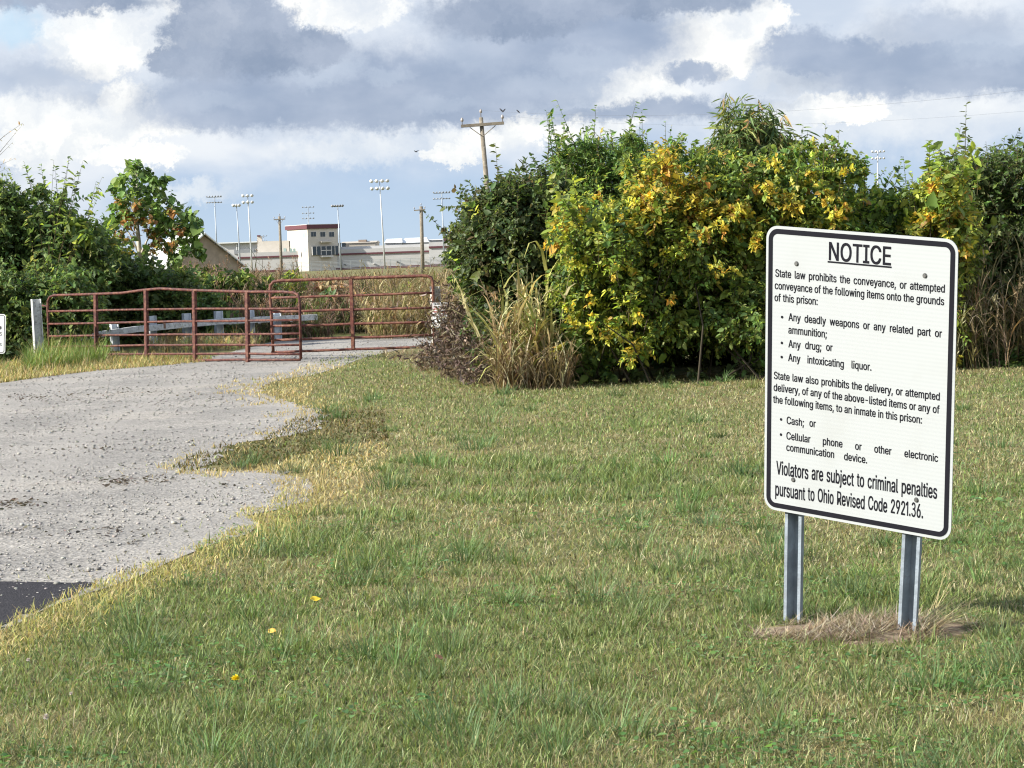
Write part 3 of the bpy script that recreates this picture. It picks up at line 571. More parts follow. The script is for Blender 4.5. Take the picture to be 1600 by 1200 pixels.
# ------------------------------------------------------------------ notice sign
GLYPH_DATA = {
 44: [376, [[75,-239,135,142,274,142,169,-239]]],
 45: [906, [[674,489,674,376,228,376,228,489]]],
 46: [376, [[191,-9,156,-2,126,18,106,47,99,82,106,117,126,147,156,167,191,173,226,167,255,147,275,117,282,82,275,47,255,18,226,-2]]],
 49: [560, [[290,0,410,0,410,1042,310,1042,40,850,40,724,290,900]]],
 50: [906, [[128,0,128,95,468,457,564,565,598,610,621,653,636,697,640,743,634,794,615,837,585,872,546,898,500,914,447,919,392,913,344,895,306,866,278,827,260,779,254,724,131,724,141,810,172,885,221,946,286,992,363,1021,450,1031,536,1022,612,993,675,949,722,890,752,822,762,745,757,689,742,635,714,579,672,517,534,359,305,121,305,113,778,113,778,0]]],
 51: [900, [[154,854,186,922,236,980,301,1023,377,1049,457,1056,537,1043,610,1011,670,962,715,901,739,831,743,758,724,687,685,622,629,570,675,542,731,488,772,424,795,353,799,279,784,207,751,139,702,80,638,33,564,1,484,-14,402,-13,323,5,251,40,189,89,142,150,112,218,214,244,246,182,298,131,365,97,441,84,518,92,587,122,644,169,680,229,694,296,683,364,649,425,595,474,526,505,450,516,330,516,330,612,444,612,515,624,576,657,620,708,639,769,632,832,599,889,546,931,478,953,406,953,339,929,286,886,255,829]]],
 54: [906, [[453,-14,363,-3,284,29,219,81,169,149,138,231,127,324,135,399,159,478,204,569,274,681,505,1017,644,1017,302,522,291,522,308,550,330,575,358,597,391,614,429,625,470,628,557,618,632,589,693,542,739,480,768,403,778,314,767,224,735,145,685,79,620,29,542,-3],[453,97,509,104,557,125,598,159,629,203,648,255,655,314,648,374,629,427,598,470,557,503,509,524,453,531,397,524,348,503,307,471,276,428,256,376,250,317,256,256,276,203,307,159,348,125,397,104]]],
 57: [906, [[452,1031,542,1020,620,988,686,937,736,869,767,787,778,694,770,619,745,539,700,448,630,337,401,0,261,0,603,495,615,495,598,467,575,442,547,420,513,404,476,393,436,389,349,399,274,428,212,475,166,538,137,614,127,703,138,793,169,873,219,939,285,989,364,1020],[452,920,397,913,348,892,307,859,277,815,257,762,251,703,257,643,277,591,307,547,348,515,397,494,452,487,508,494,557,514,598,547,629,590,648,642,655,701,648,761,629,814,598,858,558,892,508,913]]],
 58: [376, [[191,-9,156,-2,126,18,106,47,99,82,106,117,126,147,156,167,191,173,226,167,255,147,275,117,282,82,275,47,255,18,226,-2],[191,541,156,548,126,568,106,597,99,632,106,668,126,697,156,717,191,724,226,717,255,697,275,668,282,632,275,597,255,568,226,548]]],
 59: [376, [[75,-239,135,142,274,142,169,-239],[207,541,172,548,142,568,122,597,115,632,122,668,142,697,172,717,207,724,242,717,272,697,292,668,298,632,292,597,272,568,242,548]]],
 65: [960, [[33,0,403,1017,552,1017,926,0,790,0,574,605,528,744,464,957,490,957,426,742,381,605,170,0],[220,284,220,397,740,397,740,284]]],
 67: [1020, [[535,-14,410,2,300,50,209,127,139,230,95,358,81,508,95,658,139,786,209,890,300,967,410,1015,535,1031,610,1025,680,1009,746,981,804,942,854,894,896,837,926,771,946,696,817,696,801,746,779,789,750,826,715,857,675,881,631,898,584,908,535,912,446,900,367,864,301,807,250,728,218,628,207,508,218,389,250,289,301,210,368,153,446,118,535,106,584,109,631,120,675,137,715,161,750,192,779,229,801,272,817,321,946,321,927,247,896,181,855,124,805,76,746,37,681,9,610,-8]]],
 68: [1005, [[438,0,192,0,192,114,429,114,543,126,636,161,707,219,758,298,788,396,798,511,788,624,758,721,709,799,639,856,550,892,442,903,186,903,186,1017,451,1017,589,1002,705,957,798,883,867,782,909,657,923,511,909,363,867,237,797,136,701,61,581,15],[249,1017,249,0,120,0,120,1017]]],
 69: [837, [[120,0,120,1017,745,1017,745,903,249,903,249,572,711,572,711,457,249,457,249,114,750,114,750,0]]],
 73: [601, [[62,0,62,114,236,114,236,903,62,903,62,1017,539,1017,539,903,365,903,365,114,539,114,539,0]]],
 78: [1047, [[120,0,120,1017,272,1017,686,365,726,301,775,213,828,110,810,107,801,216,798,314,798,390,798,1017,927,1017,927,0,774,0,404,580,355,661,296,762,215,904,238,907,244,767,249,656,250,582,250,0]]],
 79: [1067, [[534,-14,410,2,301,50,209,127,140,230,95,358,81,508,95,658,140,786,209,890,301,967,410,1015,534,1031,658,1015,767,967,858,890,928,786,971,658,986,508,971,358,928,230,858,127,767,50,658,2],[534,106,621,117,699,152,765,209,817,288,849,388,860,508,849,629,817,729,765,808,699,865,621,900,534,912,447,900,368,865,302,808,251,729,218,628,207,508,218,388,251,288,302,210,368,152,447,117]]],
 82: [898, [[120,0,120,1017,472,1017,579,1007,666,977,733,929,781,866,809,790,819,704,809,618,781,543,733,481,666,434,579,405,472,395,193,395,193,510,467,510,539,516,595,534,638,562,667,601,685,649,690,704,685,761,667,809,638,849,595,879,538,898,466,904,249,904,249,0],[706,0,460,458,606,458,856,0]]],
 83: [893, [[447,-18,344,-9,255,18,182,62,128,120,92,191,76,273,209,273,221,219,247,175,285,142,333,117,388,103,447,98,513,104,572,121,621,147,659,184,683,228,691,279,684,323,664,358,632,386,592,409,490,445,367,479,255,521,172,578,121,652,104,745,115,826,150,896,204,953,275,996,360,1022,454,1031,549,1022,632,995,701,953,754,897,788,831,802,756,675,756,653,824,604,875,535,906,450,917,388,912,335,896,290,870,257,836,237,796,230,751,238,704,262,667,297,638,339,616,425,587,529,559,623,527,672,504,717,475,757,439,789,395,810,341,817,277,806,198,773,127,720,67,647,21,555,-8]]],
 84: [897, [[64,903,64,1017,834,1017,834,903,513,903,513,0,385,0,385,903]]],
 86: [960, [[408,0,33,1017,169,1017,384,412,431,275,496,61,469,61,534,276,579,412,789,1017,926,1017,556,0]]],
 97: [779, [[320,-17,251,-10,189,10,136,43,95,89,69,147,61,216,67,275,86,322,116,358,155,386,200,407,251,421,356,440,467,453,505,460,531,470,546,485,551,509,551,513,547,557,533,593,511,622,480,644,440,657,391,662,341,657,298,645,263,625,235,602,214,575,200,548,82,582,114,644,157,692,209,727,266,751,327,764,388,769,478,759,526,744,572,721,612,687,645,640,666,580,673,503,673,0,553,0,553,104,545,104,504,49,472,23,431,2,380,-12],[341,91,404,97,456,117,497,148,527,186,545,230,551,276,551,380,519,364,463,352,400,342,351,336,269,317,234,301,207,279,189,249,184,210,189,174,204,144,228,121,259,104,298,94]]],
 98: [849, [[459,-16,396,-10,345,8,305,33,276,62,236,117,224,117,224,0,105,0,105,1017,227,1017,227,638,236,638,275,691,304,720,343,745,393,763,458,769,548,757,626,721,691,663,740,585,770,489,780,378,770,265,740,169,691,91,626,32,548,-4],[440,94,505,103,559,131,601,175,632,233,650,302,656,379,650,455,632,522,602,579,560,623,506,650,440,660,376,651,322,624,280,582,250,526,231,458,225,379,232,299,250,230,281,173,323,130,377,103]]],
 99: [792, [[414,-16,318,-4,234,33,164,92,112,170,79,265,68,375,79,486,112,582,164,661,234,720,318,757,414,769,469,765,520,754,567,736,610,712,648,681,680,644,705,601,723,554,606,524,581,578,540,621,484,650,414,660,346,650,290,620,247,575,217,517,199,449,193,375,199,302,217,235,247,177,290,132,346,103,414,93,485,103,541,132,583,177,608,234,726,205,708,156,682,112,650,75,612,43,569,17,521,-1,470,-13]]],
 100: [849, [[391,-16,301,-4,223,32,158,91,109,169,79,265,68,378,79,489,110,585,159,663,224,721,302,757,391,769,455,763,506,745,545,720,575,691,612,638,621,638,621,1017,744,1017,744,0,625,0,625,117,613,117,574,62,544,33,505,8,454,-10],[409,94,473,103,526,130,568,173,599,230,617,299,623,379,617,458,599,526,569,582,527,624,473,651,409,660,343,650,289,623,247,579,217,522,199,455,193,379,199,302,217,233,248,175,290,131,344,103]]],
 101: [808, [[424,-16,321,-4,234,33,163,92,111,170,79,265,68,374,79,483,111,579,162,659,230,719,314,756,410,769,472,764,532,748,588,721,638,682,681,630,714,564,735,483,742,388,742,339,150,339,150,442,676,442,619,404,613,475,595,537,566,589,525,628,473,652,410,660,346,652,293,627,249,588,218,539,198,483,192,422,192,355,199,277,221,212,256,161,302,123,359,100,425,92,468,96,507,105,542,122,571,145,594,175,611,211,730,182,706,126,670,79,623,39,565,9,499,-10]]],
 102: [508, [[456,759,456,654,13,654,13,759],[161,0,161,863,169,923,191,972,226,1010,270,1038,321,1054,375,1060,445,1054,485,1042,455,937,430,944,389,948,341,941,309,920,290,885,283,837,283,0]]],
 103: [850, [[414,-301,335,-296,268,-279,211,-254,165,-220,128,-181,101,-139,203,-81,243,-132,272,-156,309,-177,355,-190,414,-195,498,-184,564,-150,608,-93,623,-12,623,137,612,137,573,83,544,55,505,31,454,15,390,10,303,20,225,53,160,107,110,180,79,272,68,382,79,492,110,587,159,664,225,721,303,757,392,769,456,763,507,746,546,721,576,692,615,638,626,638,626,759,745,759,745,-18,734,-108,701,-180,649,-234,581,-272,502,-294],[410,118,474,126,527,150,569,189,600,242,619,308,625,385,619,461,600,528,570,583,528,624,474,651,410,660,344,650,290,623,248,580,217,525,199,459,193,385,199,310,217,245,248,192,291,152,345,126]]],
 104: [820, [[227,453,227,0,105,0,105,1017,227,1017,227,575,205,575,247,664,304,724,374,758,455,769,527,761,590,737,642,697,681,642,706,569,714,481,714,0,592,0,592,470,580,549,546,609,491,646,420,658,368,652,322,635,283,606,253,565,234,515]]],
 105: [333, [[105,0,105,759,227,759,227,0],[167,886,135,892,108,909,89,935,83,966,89,998,108,1024,135,1042,167,1047,200,1042,228,1024,246,998,253,966,246,935,228,909,200,892]]],
 106: [333, [[105,759,227,759,227,-60,222,-125,203,-181,172,-226,129,-258,75,-279,8,-285,-20,-285,-20,-173,4,-173,50,-166,81,-144,99,-107,105,-58],[167,886,134,892,107,909,88,935,82,966,88,998,107,1024,134,1042,167,1047,199,1042,227,1024,246,998,252,966,246,935,227,909,199,892]]],
 108: [379, [[279,-5,202,6,148,40,116,95,105,169,105,1017,227,1017,227,197,231,153,240,125,260,109,292,104,321,105,339,109,361,5,323,-2]]],
 109: [1220, [[105,0,105,759,224,759,225,591,215,591,235,646,265,692,302,727,344,752,390,767,438,772,514,760,575,721,618,663,642,589,625,589,644,642,674,686,714,723,761,750,815,767,873,772,937,765,994,744,1043,708,1081,657,1106,591,1114,510,1114,0,991,0,991,507,980,578,945,625,895,652,837,661,789,656,748,639,715,614,691,580,676,540,671,494,671,0,548,0,548,520,538,577,506,622,458,651,399,661,356,656,315,640,280,614,252,578,233,532,227,476,227,0]]],
 110: [820, [[227,453,227,0,105,0,105,759,223,759,224,575,205,575,247,664,304,724,374,758,455,769,527,761,590,737,642,697,681,642,706,569,714,481,714,0,592,0,592,470,580,549,546,609,491,646,420,658,368,652,322,635,283,606,253,565,234,515]]],
 111: [831, [[414,-16,318,-4,234,33,164,92,112,170,79,265,68,375,79,486,112,582,164,661,234,720,318,757,414,769,512,757,597,720,667,661,719,582,751,486,762,375,751,265,719,170,667,92,597,33,512,-4],[414,93,484,103,540,132,584,177,614,235,632,302,638,375,632,448,614,516,584,575,540,620,484,650,414,660,346,650,290,620,247,575,217,517,199,449,193,375,199,302,217,235,247,177,290,132,346,103]]],
 112: [849, [[105,-285,105,759,224,759,224,638,236,638,274,691,304,720,343,745,393,763,458,769,548,757,626,721,691,663,740,585,770,489,780,378,770,265,740,169,691,91,626,32,548,-4,459,-16,396,-10,345,8,306,33,276,62,236,117,227,117,227,-285],[440,94,505,103,559,131,601,175,632,233,650,302,656,379,650,455,632,522,602,579,560,623,506,650,440,660,376,651,322,624,280,582,250,526,231,458,225,379,232,299,250,230,281,173,323,130,377,103]]],
 113: [849, [[744,-285,621,-285,621,117,612,117,574,62,544,33,505,8,454,-10,391,-16,301,-4,223,32,158,91,109,169,79,265,68,378,79,489,110,585,159,663,224,721,302,757,391,769,455,763,506,745,545,720,575,691,613,638,625,638,625,759,744,759],[409,94,473,103,526,130,568,173,599,230,617,299,623,379,617,458,599,526,569,582,527,624,473,651,409,660,343,650,289,623,247,579,217,522,199,455,193,379,199,302,217,233,248,175,290,131,344,103]]],
 114: [518, [[105,0,105,759,223,759,223,642,231,642,260,694,305,734,362,761,426,770,459,769,487,767,487,645,460,649,414,651,363,646,318,629,280,603,252,567,233,524,227,474,227,0]]],
 115: [730, [[364,-16,290,-11,224,7,169,36,124,76,91,127,71,188,188,213,210,159,248,121,300,98,363,91,434,99,489,125,524,162,536,206,529,242,508,271,473,294,424,310,298,340,208,371,144,416,106,475,94,548,103,609,130,663,173,707,230,741,298,762,374,769,446,763,508,745,558,716,598,678,628,632,648,580,536,554,516,595,485,631,439,657,375,665,312,657,262,634,228,598,217,554,225,516,248,487,287,464,343,446,459,419,549,387,612,343,650,285,662,213,653,150,625,94,580,48,520,13,447,-9]]],
 116: [455, [[408,759,408,654,13,654,13,759],[130,942,252,942,252,195,257,152,272,123,299,105,341,100,370,102,404,107,426,3,384,-5,337,-8,249,5,184,43,143,104,130,186]]],
 117: [820, [[365,-10,293,-2,230,22,178,61,138,117,113,190,105,278,105,759,227,759,227,288,239,209,274,150,329,113,400,100,452,106,498,124,537,153,567,194,586,245,592,305,592,759,714,759,714,0,596,0,596,184,615,184,572,93,514,34,444,1]]],
 118: [779, [[325,0,35,759,169,759,330,310,374,174,411,42,368,42,406,174,448,310,610,759,743,759,453,0]]],
 119: [1134, [[275,0,45,759,174,759,267,427,308,273,350,83,330,83,371,269,412,427,504,759,633,759,723,427,763,271,804,83,783,83,826,270,867,427,960,759,1089,759,859,0,737,0,638,343,609,450,581,561,553,675,581,675,553,561,525,449,496,343,397,0]]],
 120: [757, [[42,0,343,436,342,342,57,759,200,759,295,611,358,507,414,412,351,412,405,507,466,611,563,759,703,759,417,337,417,428,716,0,574,0,462,171,400,272,346,363,409,363,357,272,296,171,183,0]]],
 121: [779, [[95,-277,123,-171,143,-175,177,-180,208,-178,235,-168,260,-148,282,-116,301,-71,325,-3,35,759,169,759,330,310,374,173,411,42,367,42,405,174,448,310,610,759,743,759,408,-116,383,-170,353,-214,318,-248,279,-271,234,-286,183,-290,129,-286]]],
}

_GC = {}
def glyph(ch):
    """advance, points and faces of one letter, filled from its outline"""
    if ch not in _GC:
        adv, outline = GLYPH_DATA[ord(ch)]
        cu = bpy.data.curves.new('letter', 'CURVE'); cu.dimensions = '2D'; cu.fill_mode = 'FRONT'; cu.offset = .0
        for lp in outline:
            sp_ = cu.splines.new('POLY'); sp_.points.add(len(lp) // 2 - 1); sp_.use_cyclic_u = True
            for i, q in enumerate(sp_.points): q.co = (lp[2 * i] / 2000, lp[2 * i + 1] / 2000, 0, 1)
        o = bpy.data.objects.new('letter', cu); me = o.to_mesh()
        _GC[ch] = (adv / 2000, [(q.co.x, q.co.y) for q in me.vertices], [tuple(f.vertices) for f in me.polygons])
        o.to_mesh_clear(); bpy.data.objects.remove(o); bpy.data.curves.remove(cu)
    return _GC[ch]
def word_w(wd): return sum(glyph(c)[0] for c in wd)
class Lettering(MB):
    def word(s, wd, x, z, sx, sz, y):
        for c in wd:
            a, V, Fs = glyph(c)
            for k, (ex_, ez_) in enumerate(((-.013, -.008), (-.013, .008), (.013, -.008), (.013, .008))): s.add([(x + (p[0] + ex_) * sx, y - .00008 * k, z + (p[1] + ez_) * sz) for p in V], Fs)
            x += a * sx
        return x
    def line(s, text, x0, x1, z0, z1, cap, y, sx=None):
        """words spread from x0 to x1; baseline z0 -> z1"""
        ws = text.split(' '); sz = cap / .521; nat = sum(word_w(q) for q in ws)
        if len(ws) == 1: sx = (x1 - x0) / nat
        elif sx is None: sx = (x1 - x0) / (nat + .26 * (len(ws) - 1))
        gap = (x1 - x0 - nat * sx) / max(1, len(ws) - 1); x = x0
        for q in ws:
            s.word(q, x, z0 + (z1 - z0) * (x - x0) / (x1 - x0), sx, sz, y); x += word_w(q) * sx + gap
def rrect(wd, h, r, n=8):
    P_ = []
    for cx, cz, a0 in ((wd / 2 - r, h / 2 - r, 0), (-wd / 2 + r, h / 2 - r, 90), (-wd / 2 + r, -h / 2 + r, 180), (wd / 2 - r, -h / 2 + r, 270)):
        for k in range(n + 1): a = math.radians(a0 + 90 * k / n); P_.append((cx + r * math.cos(a), cz + r * math.sin(a)))
    return P_
def panel(mb, wd, h, r, y0, y1):
    P_ = rrect(wd, h, r); n = len(P_)
    mb.add([(x, y0, z) for x, z in P_] + [(x, y1, z) for x, z in P_], [tuple(range(n)), tuple(range(n, 2 * n))[::-1]] + [(i, n + i, n + (i + 1) % n, (i + 1) % n) for i in range(n)])
def ring(mb, wo, ho, ro, band, y):
    A = rrect(wo, ho, ro); Bq = rrect(wo - 2 * band, ho - 2 * band, max(.004, ro - band)); n = len(A)
    mb.add([(x, y, z) for x, z in A] + [(x, y, z) for x, z in Bq], [(i, (i + 1) % n, n + (i + 1) % n, n + i) for i in range(n)])
# white retroreflective sheeting: faint horizontal ribbing, a little gloss
M_SIGN, t, b = mat('white_sheeting'); co = obj_co(t); ss = t.new('ShaderNodeSeparateXYZ'); t.put(ss.inputs[0], co)
wv = t.math('SINE', t.math('MULTIPLY', ss.outputs[2], 2 * PI / .0165)); c = t.mix(t.smooth(wv, -1, 1, 0, 1), (.324, .341, .346), (.338, .355, .359))
c = t.mix(t.smooth(t.noise(co, 3, 5), .5, .75, 0, .35), c, (.28, .285, .275)); t.put(b.inputs['Base Color'], c); b.inputs['Roughness'].default_value = .35; b.inputs['Specular IOR Level'].default_value = .35
M_INK = plain('black_ink', (.008, .008, .012), .8, 0, .15, 12, spec=.12)
M_GALV = plain('galvanised_steel', (.21, .245, .28), .55, .1, .22, 14, .25, ((.20, .22, .25), .25))
M_GALVD = plain('weathered_galvanised_steel', (.48, .485, .475), .7, .0, .2, 9, .2, ((.22, .21, .2), .3))
M_BOLT = plain('bolt_steel', (.13, .13, .125), .5, .6)
SIGN_C = np.array([1.4139, 8.6478, 1.0551]); y_, t_, r_ = -0.7216, 0.0844, 0.101
MS = (Matrix.Rotation(y_, 3, 'Z') @ Matrix.Rotation(t_, 3, 'X') @ Matrix.Rotation(r_, 3, 'Y'))
sign = thing('notice_sign', 'large white notice sign with black prison rules on two steel posts', 'sign', (1.4, 8.7, 0))
def into_sign(o):
    o.matrix_parent_inverse = Matrix.Identity(4); o.matrix_local = Matrix.Translation(Vector(SIGN_C) - sign.location) @ MS.to_4x4(); return o
mb = MB(); panel(mb, .9, 1.22, .055, 0, .0035); face = into_sign(mb.build('sign_panel', M_SIGN, sign))
mb = MB(); ring(mb, .876, 1.196, .046, .021, -.0012); into_sign(mb.build('border', M_INK, sign))
YT = -.0012
def sign_line(name, *a):
    T = Lettering(); T.line(*a); return into_sign(T.build(name, M_INK, sign))
sign_line('heading', 'NOTICE', -.147, .1532, .4865, .4903, .0755, YT)
mb = MB(); mb.box((.003, YT - .0003, .4788), (.3, .0006, .0065)); into_sign(mb.build('heading_underline', M_INK, sign))
SB = (.1909) / word_w('ammunition;') * 1.0
for tx, x0, x1, z0, z1 in (('State law prohibits the conveyance, or attempted', -.4044, .3976, .3965, .3968), ('conveyance of the following items onto the grounds', -.4063, .395, .3443, .3464), ('of this prison:', -.407, -.1915, .2931, .2961),
                           ('Any deadly weapons or any related part or', -.3356, .3876, .2164, .2162), ('ammunition;', -.3361, -.1452, .1622, .1667), ('Any drug; or', -.3344, -.1177, .1031, .1091), ('Any intoxicating liquor.', -.3349, .0703, .0445, .0481),
                           ('State law also prohibits the delivery, or attempted', -.4065, .3868, -.0398, -.0383), ('delivery, of any of the above-listed items or any of', -.4072, .3852, -.0912, -.0919), ('the following items, to an inmate in this prison:', -.408, .3083, -.1427, -.1429),
                           ('Cash; or', -.3402, -.1944, -.2255, -.2219), ('Cellular phone or other electronic', -.3407, .3848, -.2921, -.2901), ('communication device.', -.3402, .0578, -.3418, -.3428)):
    ws = tx.split(' '); nat = sum(word_w(q) for q in ws); s_ = min(SB, (x1 - x0) / (nat + .2 * (len(ws) - 1)))
    sign_line('text_line', tx, x0, x1, z0, z1, .0325, YT, s_)
sign_line('text_line', 'Violators are subject to criminal penalties', -.389, .3845, -.4502, -.4403, .0585, YT); sign_line('text_line', 'pursuant to Ohio Revised Code 2921.36.', -.395, .3234, -.5439, -.53, .0585, YT)
for bz in (.228, .1183, .0577, -.2103, -.276):
    mb = MB(); mb.add([(-.367 + .0062 * math.cos(a), YT, bz + .0062 * math.sin(a)) for a in np.linspace(0, 2 * PI, 10)[:-1]], [tuple(range(9))]); into_sign(mb.build('bullet_point', M_INK, sign))
for bx, bz in ((-.2986, .4586), (.3055, .4566), (-.3027, -.4634), (.2895, -.4616)):
    mb = MB(); mb.add([(bx + .0075 * math.cos(a), -.0062, bz + .0075 * math.sin(a)) for a in np.arange(6) * PI / 3] + [(bx + .0105 * math.cos(a), -.001, bz + .0105 * math.sin(a)) for a in np.arange(6) * PI / 3], [tuple(range(6))] + [(i, (i + 1) % 6, 6 + (i + 1) % 6, 6 + i) for i in range(6)])
    mb.add([(bx + .0105 * math.cos(a), -.0016, bz + .0105 * math.sin(a)) for a in np.arange(14) * PI / 7] + [(bx + .011 * math.cos(a), .0005, bz + .011 * math.sin(a)) for a in np.arange(14) * PI / 7], [tuple(range(14))] + [(i, (i + 1) % 14, 14 + (i + 1) % 14, 14 + i) for i in range(14)])
    into_sign(mb.build('bolt', M_BOLT, sign))
def hat_post(top, foot):
    top, foot = np.array(top), np.array(foot); ex = np.array(MS @ Vector((1, 0, 0))); dz = unit(top - foot); ey = np.cross(dz, ex); ey /= np.linalg.norm(ey)
    pr = [(-.042, 0), (-.027, 0), (-.021, .046), (.021, .046), (.027, 0), (.042, 0), (.042, .004), (.0297, .004), (.0237, .05), (-.0237, .05), (-.0297, .004), (-.042, .004)]
    mb = MB(); mb.prism(pr, foot - dz * .1, top, ex, ey); o = mb.build('post', M_GALV, sign, off=sign.location)
loc = lambda x, z, y=.005: tuple(Vector(SIGN_C) + MS @ Vector((x, y, z)))
hat_post(loc(-.3, .52), (1.168, 9.02, 0)); hat_post(loc(.3, .52), (1.59, 8.635, 0))

# ------------------------------------------------------------------ tube gates, posts, guardrail
M_RED = plain('worn_red_gate_paint', (.052, .010, .009), .7, .0, .35, 7, .15, ((.13, .05, .03), .5))
M_RED2 = plain('sun_faded_red_gate_paint', (.085, .020, .014), .7, .0, .35, 7, .15, ((.17, .075, .042), .5))
M_WOOD = plain('weathered_grey_timber', (.36, .34, .29), .9, 0, .25, 10, .5, ((.2, .19, .16), .3))
def ibeam(mb, foot, h, wd, dp, rz, th=.012):
    """steel H post: web facing the road, a flange on each side"""
    ex = np.array([math.cos(rz), math.sin(rz), 0]); ey = np.array([-math.sin(rz), math.cos(rz), 0]); f = np.array(foot, float)
    for sgn in (-1, 1):
        c0 = f + ex * sgn * (wd / 2 - th / 2); mb.prism([(-th / 2, -dp / 2), (th / 2, -dp / 2), (th / 2, dp / 2), (-th / 2, dp / 2)], c0, c0 + np.array([0, 0, h]), ex, ey)
    mb.prism([(-wd / 2 + th, -th / 2), (wd / 2 - th, -th / 2), (wd / 2 - th, th / 2), (-wd / 2 + th, th / 2)], f, f + np.array([0, 0, h - .002]), ex, ey)
# nearer, longer leaf hung on the far-left post
A1, B1 = at(76, 560, 39.6), at(469, 560, 35.2)
gate = thing('tube_gate', 'long dark red tube gate with flat uprights hinged on the grey post', 'gate', (A1[0], A1[1], 0))
g1 = lambda x, y: on_plane(x, y, A1, B1)
fr = MB(); fr.tube([g1(x, y) for x, y in ((78, 556), (76, 520), (74.5, 480), (75, 470), (78, 464), (84, 461.5), (100, 461), (150, 459.5), (190, 458), (222, 453.5), (250, 451), (300, 453.5), (386, 456), (440, 456), (458, 457), (465, 460), (468, 468), (469, 500), (470, 561))], .025, 10)
fr.build('outer_frame', M_RED, gate, off=gate.location, smooth=True)
for ya, yb in ((486.5, 482), (506.5, 500.5), (526, 522), (542, 539), (555, 553), (566, 562)):
    mb = MB(); n = 9; xs = np.linspace(76, 469, n); sg = R_.normal(0, .35, n); mb.tube([g1(x, ya + (yb - ya) * (x - 76) / 393 - 1.0 * math.sin((x - 76) / 393 * PI) + s) for x, s in zip(xs, sg)], .021, 8)
    mb.build('rail', M_RED, gate, off=gate.location, smooth=True)
ux = unit(B1 - A1); uy = np.array([-ux[1], ux[0], 0])
for x, y0, y1 in ((150.5, 460, 561), (229, 453.5, 562), (304.5, 454, 564.5), (387, 456.5, 565.5)):
    mb = MB(); a, b_ = g1(x + .5, y1), g1(x - 1, y0); mb.prism([(-.038, -.03), (.038, -.03), (.038, .03), (-.038, .03)], a, b_, ux, uy); mb.build('upright', M_RED, gate, .006, off=gate.location)
for y in (478, 545):
    mb = MB(); mb.tube([g1(66, y - 1), g1(70, y), g1(75, y + 1.5)], .016, 8); mb.build('hinge', M_RED, gate, off=gate.location, smooth=True)
# farther leaf
A2, B2 = at(424, 545, 36.4), at(677, 545, 35.9)
gate2 = thing('tube_gate', 'shorter faded red tube gate with one upright behind the other gate', 'gate', (A2[0], A2[1], 0))
g2 = lambda x, y: on_plane(x, y, A2, B2)
fr = MB(); fr.tube([g2(x, y) for x, y in ((427, 551), (424.5, 500), (422, 455), (422.5, 446), (427, 440.5), (436, 438.8), (490, 437), (553, 434.8), (620, 432.5), (660, 431), (668, 431.5), (674, 434), (676.5, 441), (677, 470), (679, 543))], .027, 10)
fr.build('outer_frame', M_RED2, gate2, off=gate2.location, smooth=True)
for ya, yb in ((465.5, 457.5), (487.5, 480.5), (510, 503), (531.5, 523.5), (550.5, 541.5)):
    mb = MB(); xs = np.linspace(424, 678, 7); sg = R_.normal(0, .3, 7); mb.tube([g2(x, ya + (yb - ya) * (x - 424) / 254 + s) for x, s in zip(xs, sg)], .022, 8); mb.build('rail', M_RED2, gate2, off=gate2.location, smooth=True)
ux = unit(B2 - A2); uy = np.array([-ux[1], ux[0], 0])
mb = MB(); mb.prism([(-.03, -.03), (.03, -.03), (.03, .03), (-.03, .03)], g2(552, 545.5), g2(548.5, 435), ux, uy); mb.build('upright', M_RED2, gate2, .006, off=gate2.location)
mb = MB(); c0 = g2(554, 433.6); mb.box(c0, (.16, .05, .045)); mb.build('latch', M_RED2, gate2, .008, off=gate2.location)
# posts
p0 = ground(62, 569); po = thing('gate_post', 'grey steel gate post left of the long red gate', 'post', p0)
mb = MB(); ibeam(mb, (0, 0, -.1), 1.28, .16, .15, math.radians(24)); o = mb.build('post', M_GALVD, po); o.name = 'steel_section'; po.rotation_euler = (0, math.radians(-.6), 0)
p1 = np.array([*at(683, 540, 36.1)[:2], 0.0]); po2 = thing('gate_post', 'pale steel gate post behind the small white sign', 'post', p1)
mb = MB(); ibeam(mb, (0, 0, -.1), 1.28, .14, .13, math.radians(24)); mb.build('steel_section', M_WOOD, po2)
# guardrail: one rail on seven posts
rail = [(72, 533.5), (95, 531), (120, 528), (150, 523), (180, 518.5), (210, 514.5), (240, 512), (290, 507), (341, 502.5), (390, 500), (440, 498), (493, 495.5)]
DR = lambda px: 42.6 + (px - 70) / 423 * 3.2
RP = [at(x, y, DR(x)) for x, y in rail]; gr = thing('guardrail', 'grey steel guardrail on short posts behind the red gates', 'guardrail', (RP[6][0], RP[6][1], 0))
prof = [(0, .062), (-.12, .062), (-.125, .056), (-.125, -.056), (-.12, -.062), (0, -.062)]      # square box beam
mb = MB(); V = []; n = len(prof)
for i, p in enumerate(RP):
    tdir = unit(RP[min(i + 1, len(RP) - 1)] - RP[max(i - 1, 0)]); nv = np.array([-tdir[1], tdir[0], 0]); nv /= np.linalg.norm(nv); V += [p + nv * a + np.array([0, 0, 1.0]) * b_ for a, b_ in prof]
mb.add(V, [(i * n + j, i * n + (j + 1) % n, (i + 1) * n + (j + 1) % n, (i + 1) * n + j) for i in range(len(RP) - 1) for j in range(n)]); mb.build('rail_beam', M_GALVD, gr, off=gr.location)
M_GALVL = plain('bright_galvanised_steel', (.50, .535, .565), .55, .0, .12, 9, .1)
for px, ty in ((116, 509), (178, 505.5), (237, 493.5), (291, 489.5), (341, 486), (390, 484.5), (432, 489)):
    tp = at(px, ty, DR(px) + .14); mb = MB(); ibeam(mb, (tp[0], tp[1], -.1), tp[2] + .1, .15, .15, math.radians(30)); mb.build('post', M_GALVL, gr, off=gr.location)
